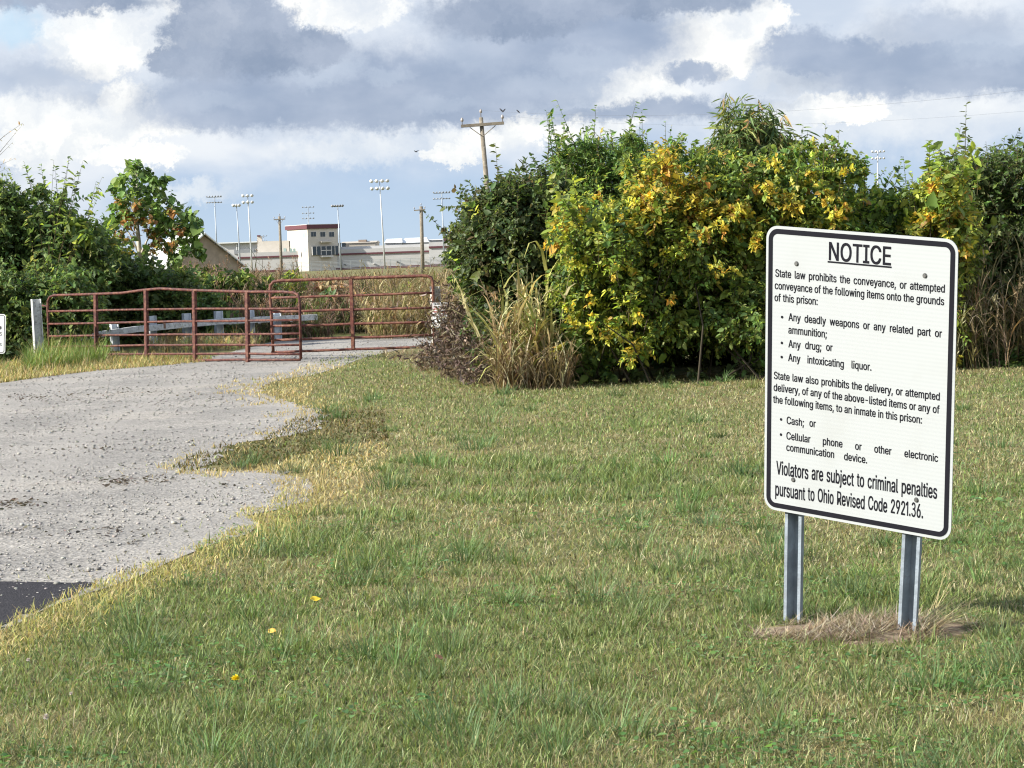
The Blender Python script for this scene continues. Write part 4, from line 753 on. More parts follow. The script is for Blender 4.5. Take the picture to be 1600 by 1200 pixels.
for px, py in ((257, 508), (360, 502), (405, 500.5), (455, 498)):
    mb = MB(); c0 = at(px, py, DR(px) - .135); mb.box(c0, (.05, .02, .135)); mb.build('splice_plate', plain('rust_stain', (.22, .13, .09), .8) if px == 257 else M_GALVD, gr, off=gr.location)
# small white warning sign at the frame edge, left
c0 = at(-17, 521, 37.3); sg = thing('warning_sign', 'white sign with thin black border in front of the dark bushes', 'sign', (c0[0], c0[1], 0))
ML = Matrix.Rotation(math.radians(4.0), 3, 'Y') @ Matrix.Identity(3)
def small_sign(root, c0, wd, h, r, band, rows, M_face, rot, ink):
    fm = lambda o: setattr(o, 'matrix_local', Matrix.Translation(Vector(c0) - root.location) @ rot.to_4x4())
    mb = MB(); panel(mb, wd, h, r, 0, .004); fm(mb.build('sign_panel', M_face, root))
    if band: mb = MB(); ring(mb, wd - .035, h - .035, r * .8, band, -.002); fm(mb.build('border', ink, root))
    for tx, x1, z, cap in rows:
        T = Lettering(); sz = cap / .521; T.word(tx, x1 - word_w(tx) * sz * .8, z, sz * .8, sz, -.002); fm(T.build('text_line', ink, root))
M_SIGNP = plain('white_sign_paint', (.80, .80, .78), .4, 0, .06, 4)
M_INKG = plain('faded_black_ink', (.10, .10, .10), .6)
small_sign(sg, c0, .58, .70, .05, .011, [('ED', .225, .075, .062), ('ESS', .225, -.03, .062), ('TORS', .225, -.215, .055)], M_SIGNP, ML, M_INKG)
mb = MB(); mb.tube([c0 + np.array([0, .03, .3]), (c0[0] - .01, c0[1] + .05, -.1)], .025, 8); mb.build('post', M_GALVD, sg, off=sg.location)
# small board on the right-hand gate post, red and black print worn past reading
c1 = at(688, 492, 35.75); sb = thing('warning_sign', 'small white board with worn red print on the gate post by dead weeds', 'sign', (c1[0], c1[1], 0))
mb = MB(); panel(mb, .265, .42, .012, 0, .006)
MSB = Matrix.Rotation(math.radians(2), 3, 'Y'); fm = lambda o: setattr(o, 'matrix_local', Matrix.Translation(Vector(c1) - sb.location) @ MSB.to_4x4())
fm(mb.build('sign_panel', M_SIGNP, sb)); M_REDINK = plain('red_ink', (.5, .06, .06), .6)
for rows, M_, nm in (((.185, .135), M_INK, 'black_print'), ((.10, .05), M_REDINK, 'red_print'), ((-.02, -.075, -.13), M_INK, 'faded_print')):
    for z in rows:
        x = -.115; mb = MB()
        while x < .10: wd = R_.uniform(.012, .03); mb.box((x + wd / 2, -.002, z + R_.uniform(-.002, .002)), (wd, .002, .022 if nm != 'faded_print' else .014)); x += wd + R_.uniform(.006, .012)
        fm(mb.build(nm, M_, sb))

# ------------------------------------------------------------------ utility poles, wires, birds
M_POLE = plain('creosoted_pine', (.17, .145, .11), .9, 0, .25, 3, .5, ((.27, .24, .19), .3)); M_INSUL = plain('porcelain', (.3, .27, .25), .3); M_WIRE = plain('wire', (.09, .10, .12), .6)
def utility_pole(label, foot, top, arm, rb, rt, arm_drop, brace):
    r0 = thing('utility_pole', label, 'utility pole', foot, 'wooden utility poles across the field'); foot = np.array(foot); top = np.array(top); ax = unit(top - foot)
    mb = MB(); mb.tube([foot - ax * .3, foot + (top - foot) * .5, top], [rb, (rb + rt) / 2, rt], 12); mb.build('pole', M_POLE, r0, smooth=True, off=foot)
    c = top - ax * arm_drop; a0, a1 = np.array(arm[0]), np.array(arm[1]); dd = unit(a1 - a0); yv = np.array([0, -1.0, 0])
    mb = MB(); mb.prism([(-.06, -.075), (.06, -.075), (.06, .075), (-.06, .075)], a0 + yv * (rt + .07), a1 + yv * (rt + .07), yv, np.cross(dd, yv)); mb.build('crossarm', M_POLE, r0, .01, off=foot)
    for s in (.2, .8) if brace else ():
        mb = MB(); mb.tube([a0 + (a1 - a0) * s + yv * (rt + .04) - ax * .09, c - ax * brace + yv * (rt + .02)], .022, 6); mb.build('brace', M_POLE, r0, off=foot)
    ends = []
    for s in (.03, .97):
        q = a0 + (a1 - a0) * s + yv * (rt + .07) + ax * .075; mb = MB(); mb.lathe(q, [(.02, 0), (.02, .14), (.07, .16), (.08, .24), (.05, .32), (.02, .35)], 8); mb.build('insulator', M_INSUL, r0, off=foot, smooth=True); ends.append(q + np.array([0, 0, .3]))
    mb = MB(); mb.lathe(top, [(.02, 0), (.02, .22), (.06, .24), (.07, .32), (.03, .42)], 8); mb.build('insulator', M_INSUL, r0, off=foot, smooth=True); ends.append(top + np.array([0, 0, .36]))
    return ends
d1 = 107.0; t1 = at(751.5, 183.5, d1); f1_ = at(765.5, 345, d1); f1_ = t1 + (f1_ - t1) * (t1[2] / (t1[2] - f1_[2]))
E1 = utility_pole('nearest wooden utility pole leaning above the bushes, birds beside it', f1_, t1, (at(720.5, 197.5, d1), at(787.5, 192.5, d1)), .17, .10, .42, .55)
d2 = 277.0; t2 = at(658, 322.5, d2); f2 = at(660.5, 420, d2); f2[2] = 0
E2 = utility_pole('thick distant utility pole in front of the long grey prison wall', f2, t2, (at(647, 329, d2), at(664.5, 327.5, d2)), .26, .22, .5, 0)
d3 = 317.0; t3 = at(436.5, 338, d3); f3 = at(440, 424, d3); f3[2] = 0
E3 = utility_pole('slim distant utility pole standing left of the cream watch building', f3, t3, (at(428, 343.3, d3), at(446, 342.3, d3)), .24, .18, .45, .9)
def wire(label, A, B, sag, r=.014, n=24):
    A, B = np.array(A), np.array(B); P_ = [A + (B - A) * s - np.array([0, 0, sag * 4 * s * (1 - s)]) for s in np.linspace(0, 1, n)]
    mb = MB(); mb.tube(P_, r, 5); o = mb.build('power_line', M_WIRE, off=P_[0]); o.location = P_[0]; tag(o, label, 'power line', 'power lines strung between the poles'); return P_
NXT = at(2150, 62, 62)
w1 = wire('power line from the top of the nearest pole', E1[2], NXT, 1.0, .0035)
wire('power line from the crossarm end of the nearest pole, lower than the bird wire', E1[1], NXT + np.array([1.0, .2, -.8]), 1.0, .0028)
M_BIRD = plain('dark_feathers', (.03, .032, .04), .7)
def bird(label, pos, face, flying=False, s=1.0):
    r0 = thing('bird', label, 'bird', pos, 'small dark birds'); c, sn = math.cos(face), math.sin(face); ex = np.array([c, sn, 0]); s *= .72; ez = np.array([0, 0, 1.0]); ey = np.cross(ez, ex)
    tilt = .15 if flying else .75; ax = unit(ex * math.cos(tilt) + ez * math.sin(tilt)); P_ = [ax * (k * s) for k in (-.15, -.11, -.06, 0, .05, .085, .105, .13, .15)]; rr = [.012, .02, .035, .045, .038, .03, .032, .022, .003]
    if not flying: P_[6:] = [P_[5] + ez * .02 * s + ex * .012 * s, P_[5] + ez * .03 * s + ex * .04 * s, P_[5] + ez * .025 * s + ex * .065 * s]
    mb = MB(); mb.tube([p + ez * (0 if flying else .1 * s) for p in P_], [q * s for q in rr], 8); mb.build('body', M_BIRD, r0, smooth=True)
    for sgn in (-1, 1):
        mb = MB(); z0 = ez * (0 if flying else .1 * s)
        if flying: V = [ax * .05 * s, ax * -.06 * s, ey * sgn * .13 * s + ez * .05 * s - ax * .05 * s, ey * sgn * .27 * s + ez * .10 * s - ax * .07 * s, ey * sgn * .13 * s + ez * .06 * s + ax * .05 * s]; V = V + [v + ez * .006 for v in V]; mb.add(V, [(0, 4, 2, 1), (4, 3, 2), (6, 7, 9, 5), (7, 8, 9), (0, 1, 6, 5), (1, 2, 7, 6), (2, 3, 8, 7), (3, 4, 9, 8), (4, 0, 5, 9)])
        else: mb.tube([z0 + ax * .05 * s + ey * sgn * .036 * s, z0 - ax * .02 * s + ey * sgn * .045 * s, z0 - ax * .17 * s + ey * sgn * .012 * s], [.018 * s, .03 * s, .004], 6)
        mb.build('wing', M_BIRD, r0, smooth=True)
def on_wire(P_, px):
    a = min(range(len(P_) - 1), key=lambda i: abs(800 + FPX * ((P_[i] + P_[i + 1]) / 2 - CAMP)[0] / ((P_[i] + P_[i + 1]) / 2)[1] - px)); best = None
    for s in np.linspace(0, 1, 60):
        q = P_[a] + (P_[a + 1] - P_[a]) * s; e = abs(CX + FPX * ((q - CAMP) @ RT) / ((q - CAMP) @ F_) - px)
        if best is None or e < best[0]: best = (e, q)
    return best[1]
bird('perched bird closest to the pole top on the upper wire', on_wire(w1, 783.5) + np.array([0, 0, -.02]), 2.6, s=1.25); bird('perched bird beside the one closest to the pole', on_wire(w1, 790) + np.array([0, 0, -.02]), .3, s=1.15); bird('perched bird sitting apart farther along the upper wire', on_wire(w1, 810) + np.array([0, 0, -.02]), 3.0, s=1.1)
bird('bird in flight over the far field', at(650, 237, 95), 2.4, True, .9)

# ------------------------------------------------------------------ prison, masts, barn
M_CREAM = plain('cream_masonry', (.50, .46, .40), .85, 0, .06, .4); M_GREYW = plain('grey_precast', (.39, .385, .37), .85, 0, .07, .12); M_LGREY = plain('pale_grey_panel', (.44, .435, .425), .8, 0, .06, .2)
M_MAROON = plain('maroon_trim', (.10, .032, .04), .6); M_GLASS = plain('dark_glazing', (.025, .035, .045), .12, 0, .2, .5, spec=.7); M_GREENG = plain('green_tinted_glazing', (.28, .36, .34), .2); M_WHITER = plain('white_membrane_roof', (.60, .61, .60), .6); M_TANB = plain('tan_block', (.38, .34, .28), .85); M_FRAME = plain('pale_window_frame', (.55, .53, .5), .6)
DP = 700.0; K = DP / FPX
def box_px(mb, x0, y0, x1, y1, d, depth):
    """block whose front face fills the measured rectangle at distance d"""
    a, b_ = at((x0 + x1) / 2, y1, d), at((x0 + x1) / 2, y0, d); wd = (x1 - x0) * d / FPX; mb.box(((a[0] + b_[0]) / 2, d + depth / 2, (a[2] + b_[2]) / 2), (wd, depth, b_[2] - a[2])); return (a[0] + b_[0]) / 2, b_[2], a[2]
def zat(x, y, d=DP): return at(x, y, d)[2]
def xat(x, y, d=DP): return at(x, y, d)[0]
pw = thing('prison_block', 'long low grey prison block with maroon base stripe and dark line', 'building', (xat(500, 410), DP, 0))
zt, zs = zat(500, 391), zat(500, 398.5)
xa, xb, xc = xat(372, 405), xat(671, 390), xat(790, 384)
mb = MB(); mb.box(((xa + xb) / 2, DP + 15, zt / 2), (xb - xa, 30, zt)); mb.build('wall', M_GREYW, pw, off=pw.location)
z2 = zat(690, 378); mb = MB(); mb.box(((xb + xc) / 2, DP + 13, z2 / 2), (xc - xb, 34, z2)); mb.build('wall', M_LGREY, pw, off=pw.location)
mb = MB(); z3 = zat(580, 384); mb.box(((xat(528, 390) + xb) / 2, DP + 15.5, (zt + z3) / 2 + .005), (xb - xat(528, 390), 27, z3 - zt)); mb.build('parapet', M_LGREY, pw, off=pw.location)
mb = MB(); mb.box(((xa + xb) / 2, DP - .15, zs), (xb - xa, .4, .55)); mb.build('wall_stripe', M_MAROON, pw, off=pw.location)
mb = MB(); z4 = zat(700, 385.5); mb.box(((xb + xc) / 2, DP - 4.15, z4), (xc - xb, .4, .6)); mb.build('wall_stripe', M_MAROON, pw, off=pw.location)
mb = MB(); zb = zat(560, 419.5); mb.box(((xa + xb) / 2, DP - .15, zb), (xb - xa, .36, 1.0)); mb.build('base_stripe', M_MAROON, pw, off=pw.location)
mb = MB(); mb.box(((xb + xc) / 2, DP - 4.15, zat(690, 414.5)), (xc - xb, .36, 1.0)); mb.build('base_stripe', M_MAROON, pw, off=pw.location)
for px, py in ((539, 413), (621, 409), (584, 412), (663, 408)):
    mb = MB(); q = at(px, py, DP - .4); mb.box(q, (.55, .7, .5)); mb.build('wall_lamp', M_GLASS if px in (539, 621) else M_FRAME, pw, .05, off=pw.location)
# watch building, turned so that two faces show
cor = at(482, 400, DP - 6); ph = math.radians(34); tw = thing('watch_building', 'cream three storey watch building with maroon roof band and dark glazing', 'building', (cor[0], cor[1], 0))
e1 = np.array([math.cos(ph), math.sin(ph), 0]); e2 = np.array([-math.sin(ph), math.cos(ph), 0]); L1 = 44.5 * K / math.cos(ph); L2 = 37 * K / math.sin(ph)
zr = zat(482, 350.5, DP - 6); zm = zat(482, 357.5, DP - 6)
def tbox(name, M_, u0, u1, v0, v1, z0, z1, parent=None, bevel=0):
    mb = MB(); f = np.array([cor[0], cor[1], 0.0]); mb.prism([(u0, v0), (u1, v0), (u1, v1), (u0, v1)], f + np.array([0, 0, z0]), f + np.array([0, 0, z1]), e1, e2); return mb.build(name, M_, parent or tw, bevel, off=tw.location)
tbox('wall', M_CREAM, 0, L1, 0, L2, 0, zm); tbox('roof_band', M_MAROON, -.5, L1 + .5, -.5, L2 + .5, zm, zr - .15); tbox('roof_cap', M_FRAME, -.55, L1 + .55, -.55, L2 + .55, zr - .15, zr)
def win_r(px, y0, y1, wpx, M_=M_GLASS):
    u = (px - 482) * K / math.cos(ph); hw = wpx * K / math.cos(ph) / 2; dz = .24 * 0; za, zb_ = zat(px, y1), zat(px, y0); w_ = tbox('window', M_FRAME, u - hw - .12, u + hw + .12, -.06, .1, za - .12, zb_ + .12)
    for s in (-1, 1): tbox('pane', M_, u + (s - 1) * hw / 2 + .04 + (0 if s < 0 else 0) - (0), u + (s + 1) * hw / 2 - .04, -.1, .05, za, zb_, w_)
def win_l(px, y0, y1, wpx, M_=M_GREENG):
    v = (482 - px) * K / math.sin(ph); hw = wpx * K / math.sin(ph) / 2; za, zb_ = zat(px, y1), zat(px, y0); w_ = tbox('window', M_FRAME, -.06, .1, v - hw - .12, v + hw + .12, za - .12, zb_ + .12); tbox('pane', M_, -.1, .05, v - hw, v + hw, za, zb_, w_)
for px in (490.5, 504, 517): win_r(px, 362.7, 370, 7.5)
win_l(475.5, 363.5, 371, 5.5); win_l(476.5, 386.5, 394.5, 5)
u = lambda px: (px - 482) * K / math.cos(ph)
gb = tbox('glazed_bay', M_GLASS, u(487), u(525.5), -.5, .2, zat(506, 398.5), zat(506, 385))
for px in (487, 493, 499.5, 507, 515, 520, 525.3): tbox('mullion', M_FRAME, u(px) - .11, u(px) + .11, -.58, .1, zat(506, 398.5), zat(506, 385), gb)
tbox('mullion', M_FRAME, u(499.5), u(515), -.6, .1, zat(506, 391.4) - .12, zat(506, 391.4) + .12, gb)
tbox('canopy', M_CREAM, u(498.5), u(515), -1.4, .1, zat(506, 379) , zat(506, 376.8), None); tbox('balcony', M_FRAME, u(498.5), u(515), -1.6, .1, zat(506, 402), zat(506, 399.5), None)
ax_ = thing('prison_annex', 'low cream annex joined to the left of the watch building', 'building', (xat(420, 400), DP + 5, 0))
mb = MB(); z5 = zat(420, 376.5); mb.box(((xat(400, 390) + xat(450, 390)) / 2, DP + 11, z5 / 2), (50 * K, 14, z5)); mb.build('wall', M_CREAM, ax_, off=ax_.location)
for px in (445, 455, 460):
    mb = MB(); box_px(mb, px - 2, 388, px + 2, 394.5, DP + 3.9 if px < 450 else DP - 3, .2); mb.build('window', M_GREENG, ax_, off=ax_.location)
mb = MB(); box_px(mb, 402, 369, 409, 380, DP + 8, 2); mb.build('chimney', M_CREAM, ax_, off=ax_.location); mb = MB(); box_px(mb, 401.5, 367.5, 406, 369.5, DP + 7.5, 2.5); mb.build('chimney_cap', M_MAROON, ax_, off=ax_.location)
fb = thing('prison_hall', 'pale far prison hall behind the barn roof', 'building', (xat(375, 390, 760), 760, 0))
z6 = zat(375, 379.5, 760); mb = MB(); mb.box((xat(372, 385, 760), 772, z6 / 2), (62 * 760 / FPX, 24, z6)); mb.build('wall', M_LGREY, fb, off=fb.location); mb = MB(); mb.box((xat(372, 385, 760), 771.5, z6 + .15), (63.5 * 760 / FPX, 25.5, .4)); mb.build('roof', M_WHITER, fb, off=fb.location)
mb = MB(); box_px(mb, 366, 389.5, 397, 397, 759.6, .6); mb.build('window_band', plain('grey_window_band', (.22, .23, .24), .4), fb, off=fb.location)
for px in (369, 372): mb = MB(); box_px(mb, px, 381, px + 1.4, 391, 759.5, .8); mb.build('pilaster', M_WHITER, fb, off=fb.location)
def far_hall(label, x0, x1, y0, roofpx, d, M_, roofM, pitched):
    r0 = thing('prison_hall', label, 'building', (xat((x0 + x1) / 2, 390, d), d, 0), 'prison halls behind the grey wall'); xm = xat((x0 + x1) / 2, y0, d); wd = (x1 - x0) * d / FPX; z0 = zat((x0 + x1) / 2, y0 + roofpx, d); z1 = zat((x0 + x1) / 2, y0, d)
    mb = MB(); mb.box((xm, d + 12, z0 / 2), (wd, 24, z0)); mb.build('wall', M_, r0, off=r0.location); mb = MB(); e = wd / 2 + .4; i_ = e - (wd * .12 if pitched else 0)
    mb.add([(xm - e, d - .4, z0), (xm + e, d - .4, z0), (xm + e, d + 24.4, z0), (xm - e, d + 24.4, z0), (xm - i_, d + 9, z1), (xm + i_, d + 9, z1), (xm + i_, d + 14, z1), (xm - i_, d + 14, z1)], [(0, 1, 2, 3), (4, 5, 6, 7), (0, 1, 5, 4), (1, 2, 6, 5), (2, 3, 7, 6), (3, 0, 4, 7)]); mb.build('roof', roofM, r0, off=r0.location); return r0
h = far_hall('tan prison hall with dark windows right of the watch building', 534, 586, 376.5, 3, 735, M_TANB, M_TANB, False)
for px in (530, 537): mb = MB(); box_px(mb, px - 3, 379.5, px + 3, 391, 734.6, .6); mb.build('window', M_GLASS, h, off=h.location)
mb = MB(); box_px(mb, 560, 374.5, 572, 379, 738, 6); mb.build('plant_room', plain('brown_plant_room', (.25, .2, .16), .8), h, off=h.location)
far_hall('white roofed prison hall right of the tall lamp mast', 601, 627, 372.5, 7, 740, M_LGREY, M_WHITER, True); far_hall('white roofed prison hall right of the thick utility pole', 628, 668, 371, 8, 745, M_LGREY, M_WHITER, True)
h = far_hall('pale flat prison hall with brown plant room beside the bushes', 668, 760, 372, 2, 760, M_LGREY, M_LGREY, False); mb = MB(); box_px(mb, 694, 370, 704, 376.5, 758, 5); mb.build('plant_room', M_MAROON, h, off=h.location)
fe = thing('chain_link_fence', 'far grey chain link fence below the prison wall', 'fence', (xat(560, 420, 640), 640, 0)); mb = MB()
for x in np.arange(xat(440, 420, 640), xat(720, 415, 640), 3.0): mb.tube([(x, 640, 0), (x, 640, 2.9)], .07, 5)
for z in (.4, .8, 1.2, 1.6, 2.0, 2.4, 2.85): mb.tube([(xat(440, 420, 640), 640, z), (xat(720, 415, 640), 640, z)], .05, 4)
mb.build('fence_mesh', plain('dull_fence_wire', (.25, .27, .27), .7), fe, off=fe.location)
# lamp masts
M_MAST = plain('mast_steel', (.30, .33, .36), .5, .3, .1, .5); M_MASTW = plain('pale_mast_steel', (.44, .45, .45), .5, .1, .1, .5); M_LAMPW = plain('white_lamp_hood', (.60, .61, .61), .35); M_LAMPG = plain('grey_lamp_hood', (.25, .26, .28), .5)
def mast(label, px, py, bx, d, rows, per, span, lampr, M_p, M_l, rowgap=1.5, double=0.0):
    top = at(px, py, d); foot = at(bx, 420, d); foot[2] = 0; lampr *= .7; r0 = thing('lamp_mast', label, 'lamp mast', foot, 'tall yard lamp masts around the prison'); top = np.array(top); ax = unit(top - foot)
    mb = MB(); mb.tube([foot, (foot + top) / 2, top], [.28, .21, .13], 10); mb.build('pole', M_p, r0, smooth=True, off=foot)
    for k in range(rows):
        zc = top - ax * (k * rowgap + .3); xs = np.linspace(-span / 2, span / 2, per) if per > 1 else [0.]
        mb = MB(); mb.tube([zc + np.array([-span / 2, 0, 0]), zc + np.array([span / 2, 0, 0])], .09, 6)
        if double:
            for q in (-double, double): mb.tube([zc + np.array([-span / 2, q, 0]), zc + np.array([span / 2, q, 0])], .09, 6)
            for q in (-span / 2, 0, span / 2): mb.tube([zc + np.array([q, -double, 0]), zc + np.array([q, double, 0])], .09, 6)
        mb.build('crossarm', M_p, r0, off=foot)
        for x in xs:
            q = zc + np.array([x, -.55 - double, .25 * (1 if k % 2 == 0 else .2)]); mb = MB(); dv = unit(np.array([.25 * np.sign(x), -.75, -.45])); mb.tube([q - dv * .5 * lampr, q - dv * .25 * lampr, q + dv * .35 * lampr, q + dv * .6 * lampr], [.25 * lampr, .6 * lampr, .95 * lampr, lampr], 10); mb.build('lamp', M_l, r0, smooth=True, off=foot)
mast('grey lamp mast with two wide lamp rows behind the barn', 335, 306.5, 340, 671, 2, 6, 4.4, .38, M_MAST, M_LAMPG, 1.7, 1.0); mast('single hooded lamp mast between two taller masts', 369.5, 320, 376, 671, 1, 3, 1.7, .8, M_MAST, M_LAMPW, 1)
mast('pale lamp mast with four big white lamps behind the barn', 387, 305, 394, 650, 2, 3, 2.6, .75, M_MASTW, M_LAMPW, 1.8); mast('square lamp mast of three rows behind the watch building', 481.5, 323, 483, 830, 3, 4, 4.2, .42, M_MAST, M_LAMPG, 2.2)
mast('grey lamp mast with one drooping lamp row right of the watch building', 527.5, 321, 533, 640, 1, 5, 3.0, .62, M_MAST, M_LAMPG, 1, .6); mast('tallest pale lamp mast with two rows of white lamps', 593, 282, 601.5, 600, 2, 4, 4.4, .8, M_MASTW, M_LAMPW, 1.9)
mast('grey lamp mast with wide double lamp rows beside the bushes', 690, 300, 694.5, 600, 2, 6, 4.4, .36, M_MAST, M_LAMPG, 1.6, 1.0); mast('lone lamp mast showing over the yellow bushes', 1371.5, 236, 1372, 520, 2, 4, 2.8, .42, M_MASTW, M_LAMPW, 1.5)
mast('tiny lamp mast behind the cream annex', 412, 368, 413, 900, 2, 3, 2.6, .3, M_MAST, M_LAMPG, 2)
# barn
M_BARN = plain('brown_board_siding', (.30, .245, .185), .9, 0, .18, 1.2); M_TIN = plain('light_tin_roof', (.62, .62, .60), .45, .15, .08, .5); M_SOFF = plain('dark_soffit', (.10, .085, .07), .9)
DB = 220.0; pk = at(318, 366, DB); ba = math.radians(24); barn = thing('barn', 'brown gabled barn with pale tin roof behind the sycamore', 'barn', (pk[0], pk[1], 0)); u1 = np.array([math.cos(ba), math.sin(ba), 0]); u2 = np.array([-math.sin(ba), math.cos(ba), 0]); f0 = np.array([pk[0], pk[1], 0.0]); hw = 3.9; zp = pk[2]; ze = zp - 3.25
mb = MB(); mb.prism([(-hw, 0), (hw, 0), (hw, ze), (0, zp - .12), (-hw, ze)], f0, f0 + u2 * 13, u1, np.array([0, 0, 1.0])); mb.build('wall', M_BARN, barn, off=f0)
for s in (-1, 1):
    a = math.atan2(zp - ze, hw); rr = hw + .35; mb = MB(); mb.prism([(0, zp), (s * rr, zp - rr * math.tan(a)), (s * rr, zp - rr * math.tan(a) + .14), (0, zp + .16)], f0 - u2 * .6, f0 + u2 * 13.5, u1, np.array([0, 0, 1.0])); rf = mb.build('roof', M_TIN, barn, off=f0)
    for k in range(5):
        q = rr * (.25 + .17 * k); mb = MB(); mb.box(f0 + u1 * s * q - u2 * .42 + np.array([0, 0, zp - q * math.tan(a) - .1]), (.12, .34, .16)); mb.build('rafter_end', M_SOFF, rf, off=f0)

# ------------------------------------------------------------------ bushes and trees
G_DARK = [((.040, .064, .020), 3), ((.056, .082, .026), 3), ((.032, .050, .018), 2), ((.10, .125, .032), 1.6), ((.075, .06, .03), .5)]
G_MID = [((.065, .118, .024), 3), ((.095, .155, .03), 3), ((.045, .085, .022), 2), ((.16, .21, .035), 1.6)]
G_OLIVE = [((.11, .15, .024), 3), ((.16, .19, .028), 2.5), ((.07, .11, .02), 2.2), ((.28, .27, .03), 1.0), ((.20, .13, .03), .4)]
G_YEL = [((.36, .28, .02), 3), ((.29, .25, .025), 3), ((.37, .21, .018), 1.1), ((.12, .165, .025), 4.5), ((.20, .13, .03), .8)]
G_LIME = [((.20, .26, .03), 3), ((.30, .32, .03), 2), ((.11, .17, .025), 2)]
G_LANCE = [((.07, .11, .04), 3), ((.10, .14, .045), 2), ((.16, .18, .05), 1), ((.22, .15, .06), .5)]
G_LEFT = [((.05, .088, .022), 3), ((.075, .12, .03), 2.8), ((.11, .155, .038), 2), ((.034, .062, .02), 1.6), ((.16, .185, .045), .8)]
hb = lambda px, d: np.array([*at(px, 560, d)[:2], 0.0])
HG = 'bushes of the hedge behind the lawn'
# 1 vine-covered dark shrub, nearest the gate
s = Plant('shrub', 'dark green vine covered bush nearest the red gates', 'shrub', hb(800, 28), 101, G_DARK, (.066, .044), HG, dens=1.6)
s.clumps([(758, 335, 36), (800, 312, 38), (842, 310, 36), (740, 385, 38), (785, 365, 46), (835, 360, 48), (745, 440, 30), (780, 425, 48), (835, 420, 50), (880, 400, 40), (765, 485, 30), (805, 485, 48), (850, 490, 44), (880, 470, 40), (800, 545, 40), (850, 550, 40), (775, 535, 28)], 27.6, (0, .5, 1.1), 80)
s.leaders([(745, 400, 712, 330), (760, 350, 728, 318), (735, 440, 700, 395), (730, 460, 702, 432), (790, 330, 800, 262), (808, 330, 812, 268), (830, 330, 838, 258), (860, 330, 832, 276), (770, 330, 768, 296)], 27.6, 15, 1.15, G_MID + G_LIME[:1])
s.whips(26).limbs(9).done()
# 2 airy green shrub with arching shoots behind it
s = Plant('shrub', 'airy green shrub with thin arching shoots above the dark vine bush', 'shrub', hb(930, 29.5), 102, G_MID, (.07, .03), HG, dens=1.4)
s.clumps([(890, 300, 38), (930, 285, 42), (975, 275, 42), (1010, 285, 38), (900, 345, 44), (950, 335, 50), (1000, 330, 50), (880, 260, 24), (920, 245, 26), (985, 240, 26), (1045, 300, 40), (870, 400, 50), (950, 400, 55), (1020, 400, 50), (960, 480, 55)], 29.3, (0, .6, 1.2), 62)
s.leaders([(890, 290, 865, 226), (900, 270, 880, 222), (915, 260, 912, 196), (930, 260, 940, 200), (940, 262, 925, 192), (965, 250, 975, 214), (985, 260, 978, 206), (1005, 280, 1003, 172), (1000, 280, 1000, 180), (1015, 260, 1010, 205), (880, 270, 868, 246), (1035, 280, 1050, 196), (1055, 280, 1062, 208), (1040, 280, 1040, 190)], 29.3, 17, 1.0, G_MID + G_OLIVE[3:4]); s.whips(46).limbs(8).done()
# 3 the big yellowing shrub in the middle
s = Plant('shrub', 'large bush with clusters of yellow leaves in the middle of the hedge', 'shrub', hb(985, 26.6), 103, G_OLIVE[:2] + G_MID + G_LIME[:2], (.062, .040), HG, dens=2.1)
s.clumps([(915, 345, 34), (960, 350, 40), (1010, 330, 42), (900, 400, 40), (950, 405, 46), (1005, 395, 46), (1055, 380, 44), (890, 450, 38), (935, 460, 46), (990, 455, 48), (1045, 445, 46), (925, 510, 40), (980, 515, 44), (1035, 505, 40)], 26.4, (0, .5, 1.1), 44, 10)
ys = np.random.default_rng(77); SC_Y = [(x, y, r) for x, y, r in zip(ys.uniform(875, 1190, 40), ys.uniform(300, 560, 40), ys.uniform(7, 15, 40)) if y < 470 or x < 1010]
s.clumps(SC_Y, 25.95, (0,), 60, 8, [((.40, .34, .025), 3), ((.30, .30, .03), 3), ((.40, .24, .02), 1), ((.18, .22, .03), 2)], .8)
s.clumps([(990, 268, 24), (1025, 250, 24), (1060, 245, 24), (1092, 258, 26)], 27.0, (0, .5), 44, 10, G_OLIVE + G_MID[:2])
s.clumps([(1000, 300, 30), (1040, 270, 34), (1075, 300, 36), (1030, 320, 34), (890, 330, 16), (880, 350, 14), (1010, 340, 24), (1075, 340, 30), (985, 355, 20), (870, 380, 14)], 26.2, (0, .4), 44, 9, G_YEL, 1.05)
s.clumps([(880, 370, 14), (905, 350, 12), (960, 500, 18), (950, 520, 14), (985, 495, 14), (1000, 545, 20), (975, 555, 18), (935, 500, 12), (955, 420, 16), (1060, 395, 18), (1040, 400, 16), (890, 410, 14)], 25.8, (0,), 60, 9, G_LIME + G_YEL[:1], .8)
s.leaders([(1000, 300, 985, 240), (1030, 270, 1028, 222), (1055, 280, 1062, 226), (1075, 300, 1082, 250), (905, 350, 870, 318)], 26.3, 12, 1.0, G_YEL + G_OLIVE[:1])
s.whips(60).limbs(10).done()
